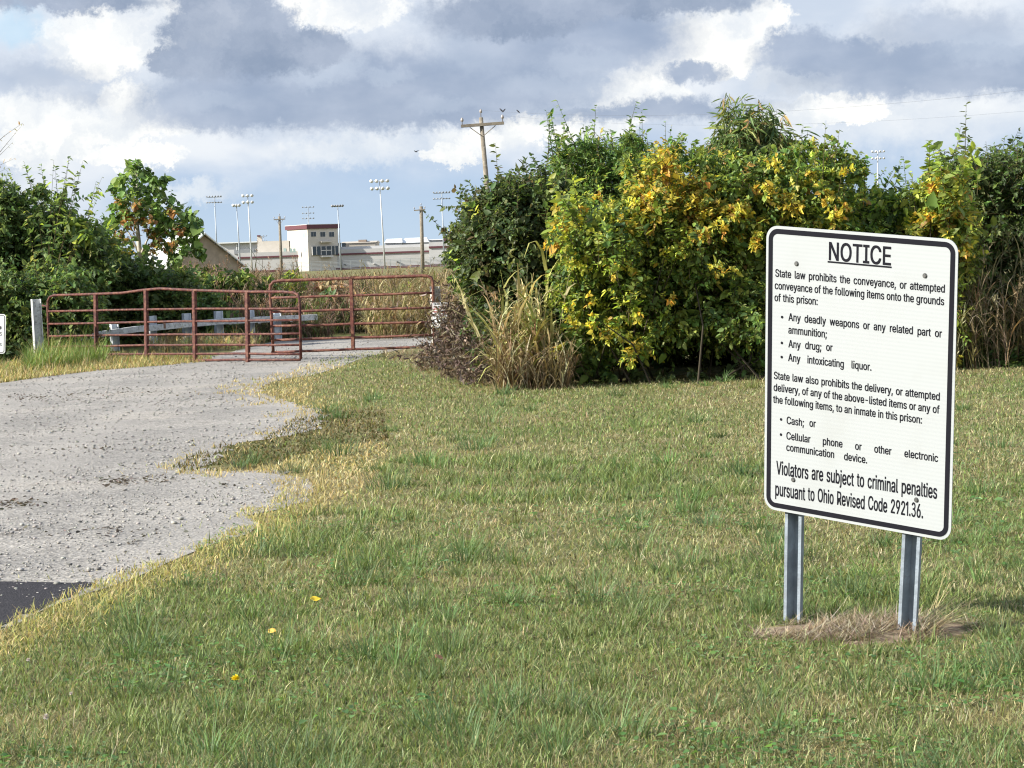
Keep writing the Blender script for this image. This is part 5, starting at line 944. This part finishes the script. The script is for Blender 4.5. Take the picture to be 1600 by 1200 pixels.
# 4 tall lance-leaved tree
s = Plant('slender_tree', 'tallest slender tree with drooping lance shaped leaves in the hedge', 'tree', hb(1175, 28.6), 104, G_LANCE, (.15, .027), HG, .15, .35, .9)
s.clumps([(1140, 215, 12), (1168, 210, 12), (1198, 215, 12), (1220, 235, 14), (1130, 250, 26), (1165, 245, 34), (1205, 250, 32), (1240, 270, 26), (1120, 290, 34), (1165, 290, 38), (1215, 295, 34), (1110, 340, 40), (1170, 340, 44), (1225, 345, 40), (1170, 400, 50)], 28.3, (0, .5, .9), 58, 12)
s.leaders([(1135, 220, 1140, 146), (1145, 220, 1132, 152), (1160, 220, 1152, 158), (1170, 210, 1172, 162), (1180, 220, 1185, 155), (1195, 220, 1202, 160), (1205, 230, 1214, 170), (1230, 270, 1226, 200), (1215, 240, 1224, 178), (1245, 280, 1255, 196), (1250, 280, 1262, 204), (1120, 260, 1108, 215), (1125, 240, 1118, 190), (1150, 230, 1146, 165), (1162, 225, 1166, 172), (1188, 225, 1192, 172), (1178, 230, 1162, 150), (1210, 240, 1208, 184), (1235, 260, 1240, 205), (1140, 235, 1128, 176)], 28.3, 26, 1.1, None, .012, .15); s.whips(40, .15, .45, 13, .9).limbs(9, .035).done()
# 5 yellow-olive shrub in front of it
s = Plant('shrub', 'olive and bronze bush below the tall lance leaved tree', 'shrub', hb(1150, 26.4), 105, G_OLIVE + G_MID[:2] + G_LIME[:1], (.062, .040), HG, dens=2.1)
s.clumps([(1115, 310, 34), (1160, 300, 36), (1205, 300, 36), (1250, 290, 34), (1290, 280, 30), (1100, 355, 38), (1150, 350, 44), (1205, 350, 44), (1260, 340, 42), (1310, 330, 34), (1110, 410, 46), (1165, 405, 48), (1215, 410, 40)], 26.6, (0, .5, 1.1), 44, 10)
s.clumps([(1240, 245, 24), (1275, 240, 24), (1305, 245, 24), (1200, 262, 28), (1120, 275, 28), (1160, 265, 28), (1330, 270, 24)], 26.9, (0, .5), 44, 10, G_OLIVE + G_MID[:2])
ys = np.random.default_rng(78); s.clumps([(x, y, r) for x, y, r in zip(ys.uniform(1090, 1340, 24), ys.uniform(255, 400, 24), ys.uniform(7, 15, 24))], 26.2, (0,), 60, 8, [((.38, .32, .025), 3), ((.30, .30, .03), 3), ((.36, .22, .02), 1.5), ((.22, .13, .03), 1)], .8)
s.clumps([(1100, 320, 22), (1130, 335, 24), (1085, 370, 22), (1150, 325, 20), (1120, 380, 18), (1200, 310, 20), (1235, 320, 20), (1290, 300, 18), (1110, 300, 18)], 26.2, (0, .4), 46, 9, G_YEL, .95)
s.clumps([(1105, 460, 44), (1150, 465, 44), (1190, 470, 40), (1090, 510, 34), (1140, 515, 38), (1185, 520, 34), (1085, 420, 40)], 26.2, (0, .5, 1.0), 46, 9, G_MID + G_OLIVE[:2], 1.05)
s.leaders([(1285, 290, 1290, 196), (1300, 290, 1312, 202), (1275, 290, 1270, 222), (1310, 300, 1325, 232), (1245, 290, 1252, 226)], 26.5, 12, 1.0, G_OLIVE); s.whips(70).limbs(10).done()
# 6 low green shrub with loose arching sprays
s = Plant('shrub', 'green bush with loose arching sprays above the notice sign', 'shrub', hb(1350, 27.6), 106, G_MID + G_LIME[:1], (.068, .042), HG, dens=1.5)
s.clumps([(1325, 330, 32), (1365, 335, 34), (1400, 330, 32), (1310, 370, 40), (1360, 375, 44), (1410, 370, 40), (1300, 420, 50), (1360, 430, 55), (1420, 420, 50), (1290, 490, 55), (1350, 500, 60), (1420, 490, 55), (1300, 560, 50), (1380, 560, 55), (1440, 560, 45), (1215, 520, 44), (1230, 570, 40)], 27.4, (0, .6, 1.2), 44)
s.leaders([(1350, 320, 1352, 242), (1345, 310, 1338, 256), (1370, 320, 1400, 258), (1385, 320, 1418, 282), (1395, 330, 1428, 300), (1340, 320, 1322, 272), (1360, 300, 1385, 262)], 27.2, 15, .8, G_MID + G_LIME); s.whips(60).limbs(9).done()
# 7 yellow and orange shrub to the right of the sign
s = Plant('shrub', 'golden yellow bush behind the upper right corner of the notice sign', 'shrub', hb(1470, 27.2), 107, G_OLIVE + G_LIME, (.074, .048), HG, dens=1.6)
s.clumps([(1440, 330, 34), (1480, 320, 36), (1500, 350, 34), (1440, 380, 40), (1490, 400, 38), (1460, 300, 26), (1480, 450, 40), (1495, 500, 34)], 27.0, (0, .5, 1.0), 44, 9)
s.clumps([(1465, 290, 18), (1490, 300, 22), (1480, 330, 22), (1500, 340, 20), (1450, 350, 22), (1485, 370, 18), (1435, 355, 18), (1500, 385, 14), (1515, 395, 12), (1495, 560, 8)], 26.7, (0, .4), 48, 9, G_YEL); s.leaders([(1460, 300, 1455, 252), (1485, 300, 1482, 262), (1430, 330, 1425, 268)], 27, 12, 1.0, G_LIME); s.whips(30).limbs(7).done()
# 8 dark dense bush at the right edge, running out of the frame
s = Plant('shrub', 'dense dark green bush at the right end of the hedge', 'shrub', hb(1590, 29), 108, G_DARK + G_MID[:1], (.064, .036), HG, dens=1.4)
s.clumps([(1500, 275, 30), (1540, 285, 40), (1585, 275, 42), (1525, 330, 44), (1580, 330, 50), (1550, 390, 50), (1605, 390, 50), (1540, 450, 50), (1600, 460, 55), (1560, 520, 50), (1610, 530, 50), (1560, 570, 36), (1640, 300, 50), (1660, 380, 60), (1660, 480, 60), (1700, 340, 55), (1720, 450, 65), (1700, 550, 55)], 28.8, (0, .6, 1.2), 62)
s.leaders([(1500, 290, 1492, 226), (1515, 290, 1505, 236), (1530, 290, 1524, 228), (1545, 290, 1540, 238), (1575, 280, 1580, 222), (1590, 280, 1588, 232), (1600, 290, 1606, 218), (1560, 280, 1558, 250)], 28.8, 18, .9); s.whips(60).limbs(9).done()
# 9 bushes standing farther back, closing the hedge
s = Plant('shrub', 'deep green bush at the back, behind the yellow leaves', 'shrub', hb(1080, 30.5), 109, G_DARK, (.10, .065), HG)
s.clumps([(900, 380, 60), (980, 370, 60), (1060, 360, 60), (1140, 360, 60), (1220, 370, 60), (1300, 380, 60), (900, 460, 65), (980, 470, 70), (1070, 460, 70), (1150, 460, 70), (1240, 470, 70), (920, 545, 60), (1010, 540, 60), (1100, 540, 60), (1190, 540, 60)], 30.0, (0, .8), 42, 10); s.limbs(12, .035).done()
s = Plant('shrub', 'deep green bush at the back, behind the notice sign', 'shrub', hb(1440, 30.5), 110, G_DARK, (.10, .065), HG)
s.clumps([(1340, 400, 60), (1420, 400, 60), (1500, 400, 60), (1330, 490, 65), (1420, 490, 70), (1510, 490, 65), (1340, 565, 50), (1430, 565, 55), (1520, 565, 50)], 30.0, (0, .8), 42, 10); s.limbs(9, .035).done()
# undergrowth at the foot
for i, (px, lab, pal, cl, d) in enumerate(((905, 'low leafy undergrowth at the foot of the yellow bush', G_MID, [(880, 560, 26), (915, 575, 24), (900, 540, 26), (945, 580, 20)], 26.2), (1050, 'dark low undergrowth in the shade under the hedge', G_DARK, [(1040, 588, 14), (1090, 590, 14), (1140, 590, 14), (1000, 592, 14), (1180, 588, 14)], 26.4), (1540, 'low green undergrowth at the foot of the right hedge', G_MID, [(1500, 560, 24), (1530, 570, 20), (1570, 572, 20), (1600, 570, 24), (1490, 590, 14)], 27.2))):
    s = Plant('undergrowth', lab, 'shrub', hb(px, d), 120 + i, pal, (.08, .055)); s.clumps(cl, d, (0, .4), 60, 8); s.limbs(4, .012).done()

# tall grasses in front of the hedge
def grass_clump(label, px, d, n, h, pal, seed, spread=.35, leafL=.55, leafW=.034, wide=None, head=.25):
    rng = np.random.default_rng(seed); base = hb(px, d); r0 = thing('tall_grass', label, 'grass', base, 'clumps of tall dry grass')
    parts = weed_patch(rng, n, (px - (wide or spread * 120), px + (wide or spread * 120)), d - spread, d + spread, h, pal, 7, leafL, leafW, head, None, .28, .007); build_np('leaves_and_stalks', parts, M_DRY, r0, base); return r0
JG = [((.48, .42, .19), 3), ((.56, .47, .23), 2), ((.34, .33, .10), 1.6), ((.22, .26, .06), .8), ((.36, .24, .11), 1.2)]
BRN = [((.26, .19, .10), 3), ((.34, .25, .13), 2), ((.18, .12, .07), 2), ((.42, .34, .2), 1)]
grass_clump('bleached tall grass clump with curling leaves left of the yellow bush', 822, 26.3, 58, 1.02, JG, 201, .30, .50, .044, 42)
grass_clump('brown tall grass at the foot of the bleached clump', 825, 26.0, 120, .38, BRN, 202, .35, .38, .018, 62, .1)
grass_clump('tan tall grass clump right of the notice sign', 1532, 27.0, 62, 1.1, [((.26, .20, .11), 3), ((.40, .33, .20), 1.5), ((.17, .14, .07), 2), ((.13, .15, .045), 1.5)], 203, .35, .5, .022, 46, .3)
grass_clump('thin tan grass at the very right end of the hedge', 1625, 27.3, 40, 1.0, [((.28, .22, .12), 3), ((.22, .19, .08), 2)], 204, .35, .5, .02, 40, .3)
# dead grey-brown weeds beside the gate
def dead_weeds(label, px, d, n, h, seed, wide):
    rng = np.random.default_rng(seed); base = hb(px, d); r0 = thing('dead_weeds', label, 'weeds', base, 'dead brown weeds beside the gate')
    DW = [((.13, .095, .075), 3), ((.19, .14, .10), 2), ((.09, .065, .055), 2), ((.30, .24, .17), .8)]
    dd = rng.normal(d, .35, n); xx = at(px, 560, d)[0] + rng.normal(0, wide, n); A = np.stack([xx, dd, np.zeros(n)], 1); B = A + np.stack([rng.normal(0, .25, n), rng.normal(0, .2, n), h * np.exp(rng.normal(0, .25, n))], 1)
    parts = [sticks_np(A, B, np.full(n, .005), .002, (.17, .125, .09), rng.normal(0, .05, (n, 3)))]
    nl = 30; t = rng.uniform(.15, 1, (n, nl)); pos = (A[:, None] + (B - A)[:, None] * t[..., None] + rng.normal(0, .055, (n, nl, 3))).reshape(-1, 3); N = len(pos); pos[:, 2] = np.abs(pos[:, 2])
    parts.append(leaves_np(pos, unit(rng.normal(0, 1, (N, 3)) + np.array([0, 0, -.5])), unit(rng.normal(size=(N, 3))), rng.uniform(.05, .12, N), rng.uniform(.01, .035, N), pick(DW, N, rng), .5, .5)); build_np('dry_leaves_and_stalks', parts, M_DRY, r0, base)
dead_weeds('dead grey brown weed thicket between gate post and dark bush', 738, 29.4, 130, .98, 211, .24); dead_weeds('sparse dry weeds in front of the small white board', 698, 31.5, 34, .40, 212, .20); dead_weeds('low dead weeds in front of the dark vine bush', 775, 27.6, 60, .5, 213, .24)
# ground litter where the weeds meet the lawn
rng = np.random.default_rng(214); n = 2200; px_ = rng.uniform(600, 900, n); py_ = rng.uniform(0, 1, n) ** 1.2 * 46; top_ = np.interp(px_, [600, 680, 760, 900], [545, 552, 572, 586]); P_ = np.array([ground(a, b_ + c_, .01) for a, b_, c_ in zip(px_, top_, py_ * np.interp(px_, [600, 680, 900], [.3, .8, .55]))]); col = pick(BRN + [((.5, .42, .24), 1)], n, rng)
o = build_np('dry_litter', [blades_np(P_, rng.uniform(0, 2 * PI, n), rng.uniform(.6, 1.5, n), rng.uniform(0, .8, n), rng.uniform(.08, .26, n), np.full(n, .010), col, 3)], M_DRY); o['kind'] = 'stuff'; tag(o, 'dry litter and dead stalks along the foot of the hedge', 'litter')

# ---- bits of green and brown leafage among the weeds
# ---- left side
LG = 'bushes on the left behind the gate'
s = Plant('shrub', 'big dark bush filling the left edge', 'shrub', hb(30, 44), 301, G_LEFT, (.105, .058), LG, dens=1.4)
s.clumps([(20, 312, 22), (60, 305, 20), (95, 318, 18), (-15, 305, 26)], 43.6, (0, .8), 30, 10)
s.clumps([(30, 352, 40), (85, 356, 38), (122, 368, 22), (-10, 340, 40), (20, 400, 50), (80, 400, 50), (130, 395, 36), (-30, 400, 50), (-40, 320, 45), (150, 420, 30), (-80, 340, 60), (-80, 430, 60), (-90, 510, 60)], 43.6, (0, .9, 1.8), 40, 11)
s.leaders([(50, 300, 38, 254), (25, 300, 12, 268), (70, 300, 64, 258), (90, 310, 86, 262), (110, 320, 118, 272), (100, 310, 108, 246), (-10, 310, -20, 262)], 43.4, 15, 1.0); s.whips(36, .3, .8, 12, 1.0).limbs(10, .045).done()
s = Plant('sapling', 'thin leaning sapling whose long leafy shoots rise above the left bush', 'sapling', hb(70, 42.5), 302, G_LEFT + G_LIME[:1], (.17, .07), LG, .2, .3, .6)
s.clumps([(118, 345, 16), (140, 370, 14)], 42, (0,), 40, 9)
s.leaders([(72, 470, 84, 250), (68, 470, 90, 300), (70, 470, 108, 246), (74, 470, 60, 330), (80, 480, 160, 276), (80, 480, 158, 298), (78, 470, 130, 250), (82, 470, 150, 330), (76, 480, 120, 300), (130, 380, 150, 284), (60, 440, 40, 330)], 42, 24, .95); s.limbs(2, .03).done()
s = Plant('shrub', 'deep green lower bush behind the grey gate post', 'shrub', hb(20, 41), 303, G_LEFT, (.09, .055), LG, dens=1.4)
s.clumps([(0, 455, 44), (50, 460, 44), (100, 455, 40), (0, 505, 44), (40, 510, 42), (85, 500, 40), (-50, 470, 50), (-60, 540, 44), (130, 490, 34)], 40.9, (0, .7, 1.4), 46, 10)
s.clumps([(10, 545, 32), (45, 550, 28), (85, 545, 30), (-20, 555, 34), (110, 535, 28)], 40.4, (0, .6), 46, 9, G_DARK); s.limbs(9, .03).done()
s = Plant('shrub', 'broad green bush behind the long red gate', 'shrub', hb(190, 46), 304, G_LEFT, (.095, .06), LG, dens=1.4)
s.clumps([(150, 440, 36), (190, 435, 34), (230, 440, 36), (270, 445, 32), (160, 480, 40), (210, 480, 42), (260, 480, 40), (310, 475, 32), (150, 525, 40), (200, 525, 40), (250, 525, 40), (300, 520, 36), (340, 500, 28), (350, 530, 26), (120, 415, 32), (165, 405, 26)], 45.6, (0, .8, 1.6), 44, 10); s.limbs(10, .03).done()
s = Plant('shrub', 'low green bush in the tan weeds behind the guardrail', 'shrub', hb(345, 50), 305, G_LEFT + G_OLIVE[:2], (.12, .07), LG)
s.clumps([(300, 450, 24), (335, 445, 24), (370, 450, 22), (310, 480, 28), (350, 480, 28), (390, 470, 20), (275, 440, 22), (420, 480, 18), (450, 475, 18), (415, 450, 16), (480, 490, 16), (505, 470, 14)], 49.5, (0, .8), 44, 9); s.limbs(6, .02).done()
s = Plant('shrub', 'pale yellow green shrub beside the foot of the sycamore', 'shrub', hb(150, 47), 306, G_LIME + G_YEL[:1] + G_MID[:2], (.13, .08), LG)
s.clumps([(150, 385, 18), (165, 375, 16), (140, 400, 18), (160, 405, 20), (185, 410, 18)], 46.6, (0, .6), 40, 8); s.limbs(4, .02).done()
# sycamore
SYC = [((.085, .145, .034), 3), ((.115, .18, .045), 3), ((.055, .095, .027), 2)]; RUS = [((.20, .095, .028), 3), ((.14, .08, .025), 2), ((.24, .16, .035), 2), ((.08, .11, .03), 3)]
s = Plant('sycamore_tree', 'young sycamore with big green leaves and rust coloured patches', 'tree', hb(238, 50), 311, SYC, (.13, .12), None, .18, .3, .5)
s.clumps([(212, 262, 13), (205, 282, 20), (225, 285, 18), (190, 300, 20), (215, 305, 24), (240, 300, 20), (185, 325, 20), (210, 330, 24), (240, 325, 24), (262, 320, 20), (178, 350, 18), (262, 345, 24), (285, 335, 18), (295, 352, 18), (272, 365, 24), (300, 368, 18), (175, 375, 14), (250, 350, 18), (285, 390, 20), (265, 395, 18), (310, 395, 10), (230, 275, 12), (255, 285, 10), (305, 350, 10)], 49.5, (0, .8), 11, 6)
s.clumps([(200, 355, 18), (222, 350, 18), (240, 365, 16), (205, 378, 16), (228, 385, 15), (250, 378, 14), (195, 335, 10), (230, 330, 12), (255, 352, 12)], 49.5, (0, .6), 9, 5, RUS + SYC[:1], .8)
s.clumps([(190, 315, 9), (215, 320, 9), (265, 335, 9), (280, 360, 9), (182, 365, 9), (236, 345, 9), (270, 385, 9)], 49.2, (0,), 16, 5, RUS, .8)
tr = np.array([at(x, y, 50) for x, y in ((240, 470), (219, 400), (214, 350), (214, 300), (213, 262))]); tr[0] = s.base - np.array([0.15, 0, .1])
mb = MB(); mb.tube(tr, [.075, .06, .045, .03, .012], 8)
for a, b_, c_ in ((1, 190, 345), (1, 262, 360), (2, 190, 315), (2, 250, 325), (2, 285, 350), (1, 280, 385), (3, 205, 285), (3, 232, 290), (1, 180, 385), (1, 240, 360)):
    q = at(b_, c_, 50 + R_.uniform(-.6, .6)); mb.tube([tr[a], (tr[a] + q) / 2 + np.array([0, 0, .05]), q], [.03, .02, .008], 6)
s.done(); mb.build('trunk', plain('pale_sycamore_bark', (.42, .38, .31), .8, 0, .3, 5), s.root, smooth=True, off=s.base)
# bare-twigged tree, mostly outside the left edge
s = Plant('bare_tree', 'nearly bare tree reaching thin twigs in at the left edge', 'tree', hb(-70, 43), 312, [((.30, .20, .06), 2), ((.22, .16, .05), 1), ((.15, .15, .04), 1)], (.10, .04))
s.leaders([(-60, 320, 34, 196), (-50, 300, 20, 222), (-40, 280, 22, 248), (-60, 300, 14, 262), (-70, 330, -20, 200), (-80, 320, -60, 190), (-20, 235, 36, 192)], 43, 8, .8); tr = np.array([at(x, y, 43) for x, y in ((-70, 560), (-68, 440), (-62, 330), (-40, 260))]); tr[0][2] = -.1
s.done(); mb = MB(); mb.tube(tr, [.10, .08, .05, .02], 8); mb.build('trunk', M_BARK, s.root, smooth=True, off=s.base)

# ---- the weedy field beyond the gates
rng = np.random.default_rng(401); TANW = [((.20, .14, .095), 3), ((.17, .125, .075), 3), ((.27, .21, .14), 1.5), ((.12, .09, .055), 2.6), ((.085, .105, .036), 3.4), ((.16, .095, .065), 1.6)]; RUSTH = [((.30, .19, .12), 3), ((.38, .27, .17), 2), ((.24, .16, .09), 1)]
ridge = lambda x, d: np.interp(x / d * FPX + 803, [180, 260, 330, 400, 470, 540, 620, 690, 760], [1.2, 1.36, 1.36, 1.30, 1.15, .96, .90, .92, .92]) * np.clip(.72 + (d - 46) / 45, .7, 1.0) * (1 + .12 * np.sin(x * 3.1 + d))
parts = weed_patch(rng, 2600, (205, 740), 48, 64, ridge, TANW, 6, .55, .026, .75, RUSTH, .16, .008)
o = build_np('tall_weeds', parts, M_DRY); o['kind'] = 'stuff'; tag(o, 'tall tan weeds with rusty seed heads across the field', 'weeds')
rng = np.random.default_rng(402); GOLD = [((.31, .24, .11), 3), ((.24, .175, .085), 2.6), ((.40, .33, .17), 1.5), ((.16, .15, .05), 2.4)]
parts = weed_patch(rng, 1200, (575, 735), 44.5, 56, lambda x, d: np.clip(.65 + (d - 44.5) / 18, .6, 1.15), GOLD, 7, .42, .03, .3, GOLD, .15, .007)
o = build_np('golden_weeds', parts, M_DRY); o['kind'] = 'stuff'; tag(o, 'dense golden dry weeds behind the faded red gate', 'weeds')
rng = np.random.default_rng(403); parts = weed_patch(rng, 420, (250, 520), 45.6, 47.5, .5, TANW + [((.12, .17, .04), 3)], 6, .4, .022, .2, RUSTH, .3, .006)
parts += weed_patch(rng, 700, (225, 470), 41.2, 45.5, .14, STRAW + GREEN[:1] + BRN[:1], 6, .22, .016, .1, RUSTH, .35, .004, lambda x, d: ~in_poly(x, d, GRAVEL))
o = build_np('low_weeds', parts, M_DRY); o['kind'] = 'stuff'; tag(o, 'low mixed weeds around the guardrail posts', 'weeds')
rng = np.random.default_rng(404); parts = weed_patch(rng, 1800, (-120, 900), 66, 110, .75, TANW, 4, .7, .05, .5, RUSTH, .2, .012)
o = build_np('far_weeds', parts, M_DRY); o['kind'] = 'stuff'; tag(o, 'farther tan weeds in front of the prison', 'weeds')

for i, (px, d, lab, cl, pal) in enumerate(((455, 52, 'dark leafy weed standing in front of the watch building', [(450, 435, 12), (465, 450, 14), (440, 455, 12)], G_OLIVE), (570, 50, 'brown leafy weed behind the middle of the faded red gate', [(565, 470, 13), (585, 460, 12), (555, 490, 13), (600, 490, 12)], BRN + G_OLIVE[:1]), (508, 50, 'rusty leafy weed behind the right end of the long gate', [(500, 450, 13), (520, 445, 12), (510, 470, 14)], RUSTH + BRN), (640, 51, 'small green weed patch in the golden weeds', [(640, 455, 10), (655, 470, 11)], G_LIME))):
    s = Plant('leafy_weed', lab, 'weed', np.array([*at(px, 480, d)[:2], 0.0]), 420 + i, pal, (.10, .05), 'leafy weeds among the tall dry weeds'); s.clumps(cl, d, (0, .5), 50, 8); s.limbs(5, .012).done()

# ------------------------------------------------------------------ small things on the lawn
rng = np.random.default_rng(501); mx_, my_ = MOUND_C; n = 5200; a = rng.uniform(0, 2 * PI, n); r = np.sqrt(rng.random(n)); P_ = np.stack([mx_ + np.cos(a) * r * .48 + .02, my_ + np.sin(a) * r * .28, .004 + .028 * (1 - r * r) * rng.random(n)], 1)
P_ = P_[(fbm(P_[:, 0], P_[:, 1] + 7, .14, 3) > .40)]; n = len(P_)
col = pick([((.38, .31, .20), 3), ((.29, .23, .145), 2), ((.18, .13, .08), 2), ((.50, .44, .31), 1)], n, rng)
parts = [blades_np(P_, rng.uniform(0, 2 * PI, n), rng.uniform(.9, 1.6, n), rng.uniform(-.2, .5, n), rng.uniform(.04, .13, n), np.full(n, .0042), col, 3)]
k = 70; q = np.tile([1.66, 8.62, .01], (k, 1)) + rng.normal(0, .02, (k, 3)); parts.append(blades_np(q, rng.normal(.25, .45, k), rng.uniform(.75, 1.3, k), rng.uniform(.1, .7, k), rng.uniform(.2, .36, k), np.full(k, .0042), pick([((.50, .42, .22), 3), ((.40, .34, .16), 2)], k, rng), 5))
o = build_np('dead_grass', parts, M_DRY); o['kind'] = 'stuff'; tag(o, 'dead straw coloured grass around the feet of the sign posts', 'grass')
bm = bmesh.new(); 
for i in range(13):
    for j in range(33):
        r = i / 12; a = 2 * PI * j / 32; bm.verts.new((mx_ + .5 * r * math.cos(a), my_ + .31 * r * math.sin(a), -.004 + .022 * (1 - r * r) * (0.6 + .8 * vnoise(r * 3 + math.cos(a), math.sin(a) * 2, .4))))
bm.verts.ensure_lookup_table()
for i in range(12):
    for j in range(32): bm.faces.new([bm.verts[i * 33 + j], bm.verts[i * 33 + j + 1], bm.verts[(i + 1) * 33 + j + 1], bm.verts[(i + 1) * 33 + j]])
me = bpy.data.meshes.new('bare_soil'); bmesh.ops.remove_doubles(bm, verts=bm.verts, dist=1e-5); bm.to_mesh(me); bm.free(); o = link_mesh('bare_soil', me, plain('crumbly_soil', (.14, .095, .06), .95, 0, .4, 14, 1.0, ((.26, .2, .13), .5))); o['kind'] = 'structure'
M_PETAL = plain('yellow_petal', (.85, .66, .015), .6, 0, .1, 30); M_STALK = plain('flower_stalk', (.12, .17, .05), .7); M_WHITEP = plain('pale_pink_petal', (.66, .58, .52), .7)
def flower(name, label, px, py, rad, h, M_, dome):
    g0 = ground(px, py, 0); r0 = thing(name, label, 'flower', g0); rg = np.random.default_rng(int(px)); mb = MB(); mb.tube([(0, 0, 0), (.004, 0, h * .6), (0, -.004, h)], .0025, 6); mb.build('stalk', M_STALK, r0)
    n = 70; a = rg.uniform(0, 2 * PI, n); el_ = rg.uniform(.1 if not dome else -.6, 1.4, n); ld = np.stack([np.cos(a) * np.cos(el_), np.sin(a) * np.cos(el_), np.sin(el_)], 1)
    V, Fq, S, C = leaves_np(np.tile([0., -.004, h], (n, 1)), ld, unit(np.array([0, 0, 1.]) + .1 * rg.normal(size=(n, 3))), np.full(n, rad) * (.75 + .3 * rg.random(n)), np.full(n, rad * .3), np.ones((n, 3))); mesh_np('petals', V, Fq, S, M_, r0)
flower('dandelion', 'bright yellow dandelion in the foreground lawn', 369, 1086, .022, .06, M_PETAL, False); flower('clover_flower', 'pale clover flower near the bottom left corner', 73, 1142, .014, .05, M_WHITEP, True); flower('clover_flower', 'small pale clover flower below the yellow grass edge', 45, 1046, .010, .04, M_WHITEP, True); flower('clover_flower', 'tiny pale clover flower left of the dandelion', 112, 1100, .009, .04, M_WHITEP, True)
def fallen_leaf(label, px, py, rgb, L, ang, seed):
    g0 = ground(px, py, .05); rg = np.random.default_rng(seed); n = 9; M_ = plain('fallen_leaf_' + str(seed), rgb, .7, 0, .3, 40); P_ = rrect(1, 1, .1); t = np.linspace(0, 1, n); wv = np.sin(PI * t ** .8) * .36; mb = MB(); rows = []
    for i in range(n):
        for s in (-1, -.5, 0, .5, 1): rows.append((L * (t[i] - .5), L * wv[i] * s, L * (.12 * abs(s) + .18 * (t[i] - .5) ** 2 + rg.uniform(-.015, .015))))
    mb.add(rows, [(i * 5 + j, i * 5 + j + 1, (i + 1) * 5 + j + 1, (i + 1) * 5 + j) for i in range(n - 1) for j in range(4)]); o = mb.build('fallen_leaf', M_, smooth=True); so_ = o.modifiers.new('thickness', 'SOLIDIFY'); so_.thickness = .0008; o.location = g0; o.rotation_euler = (.5, .1, ang); tag(o, label, 'leaf', 'fallen leaves on the lawn')
fallen_leaf('yellow fallen leaf on the lawn above the dandelion', 493, 937, (.58, .42, .03), .052, .3, 1); fallen_leaf('orange yellow fallen leaf lying on edge in the lawn', 426, 987, (.55, .34, .06), .045, -.7, 2); fallen_leaf('reddish brown fallen leaf in the middle of the lawn', 685, 1028, (.36, .16, .09), .05, 1.1, 3)
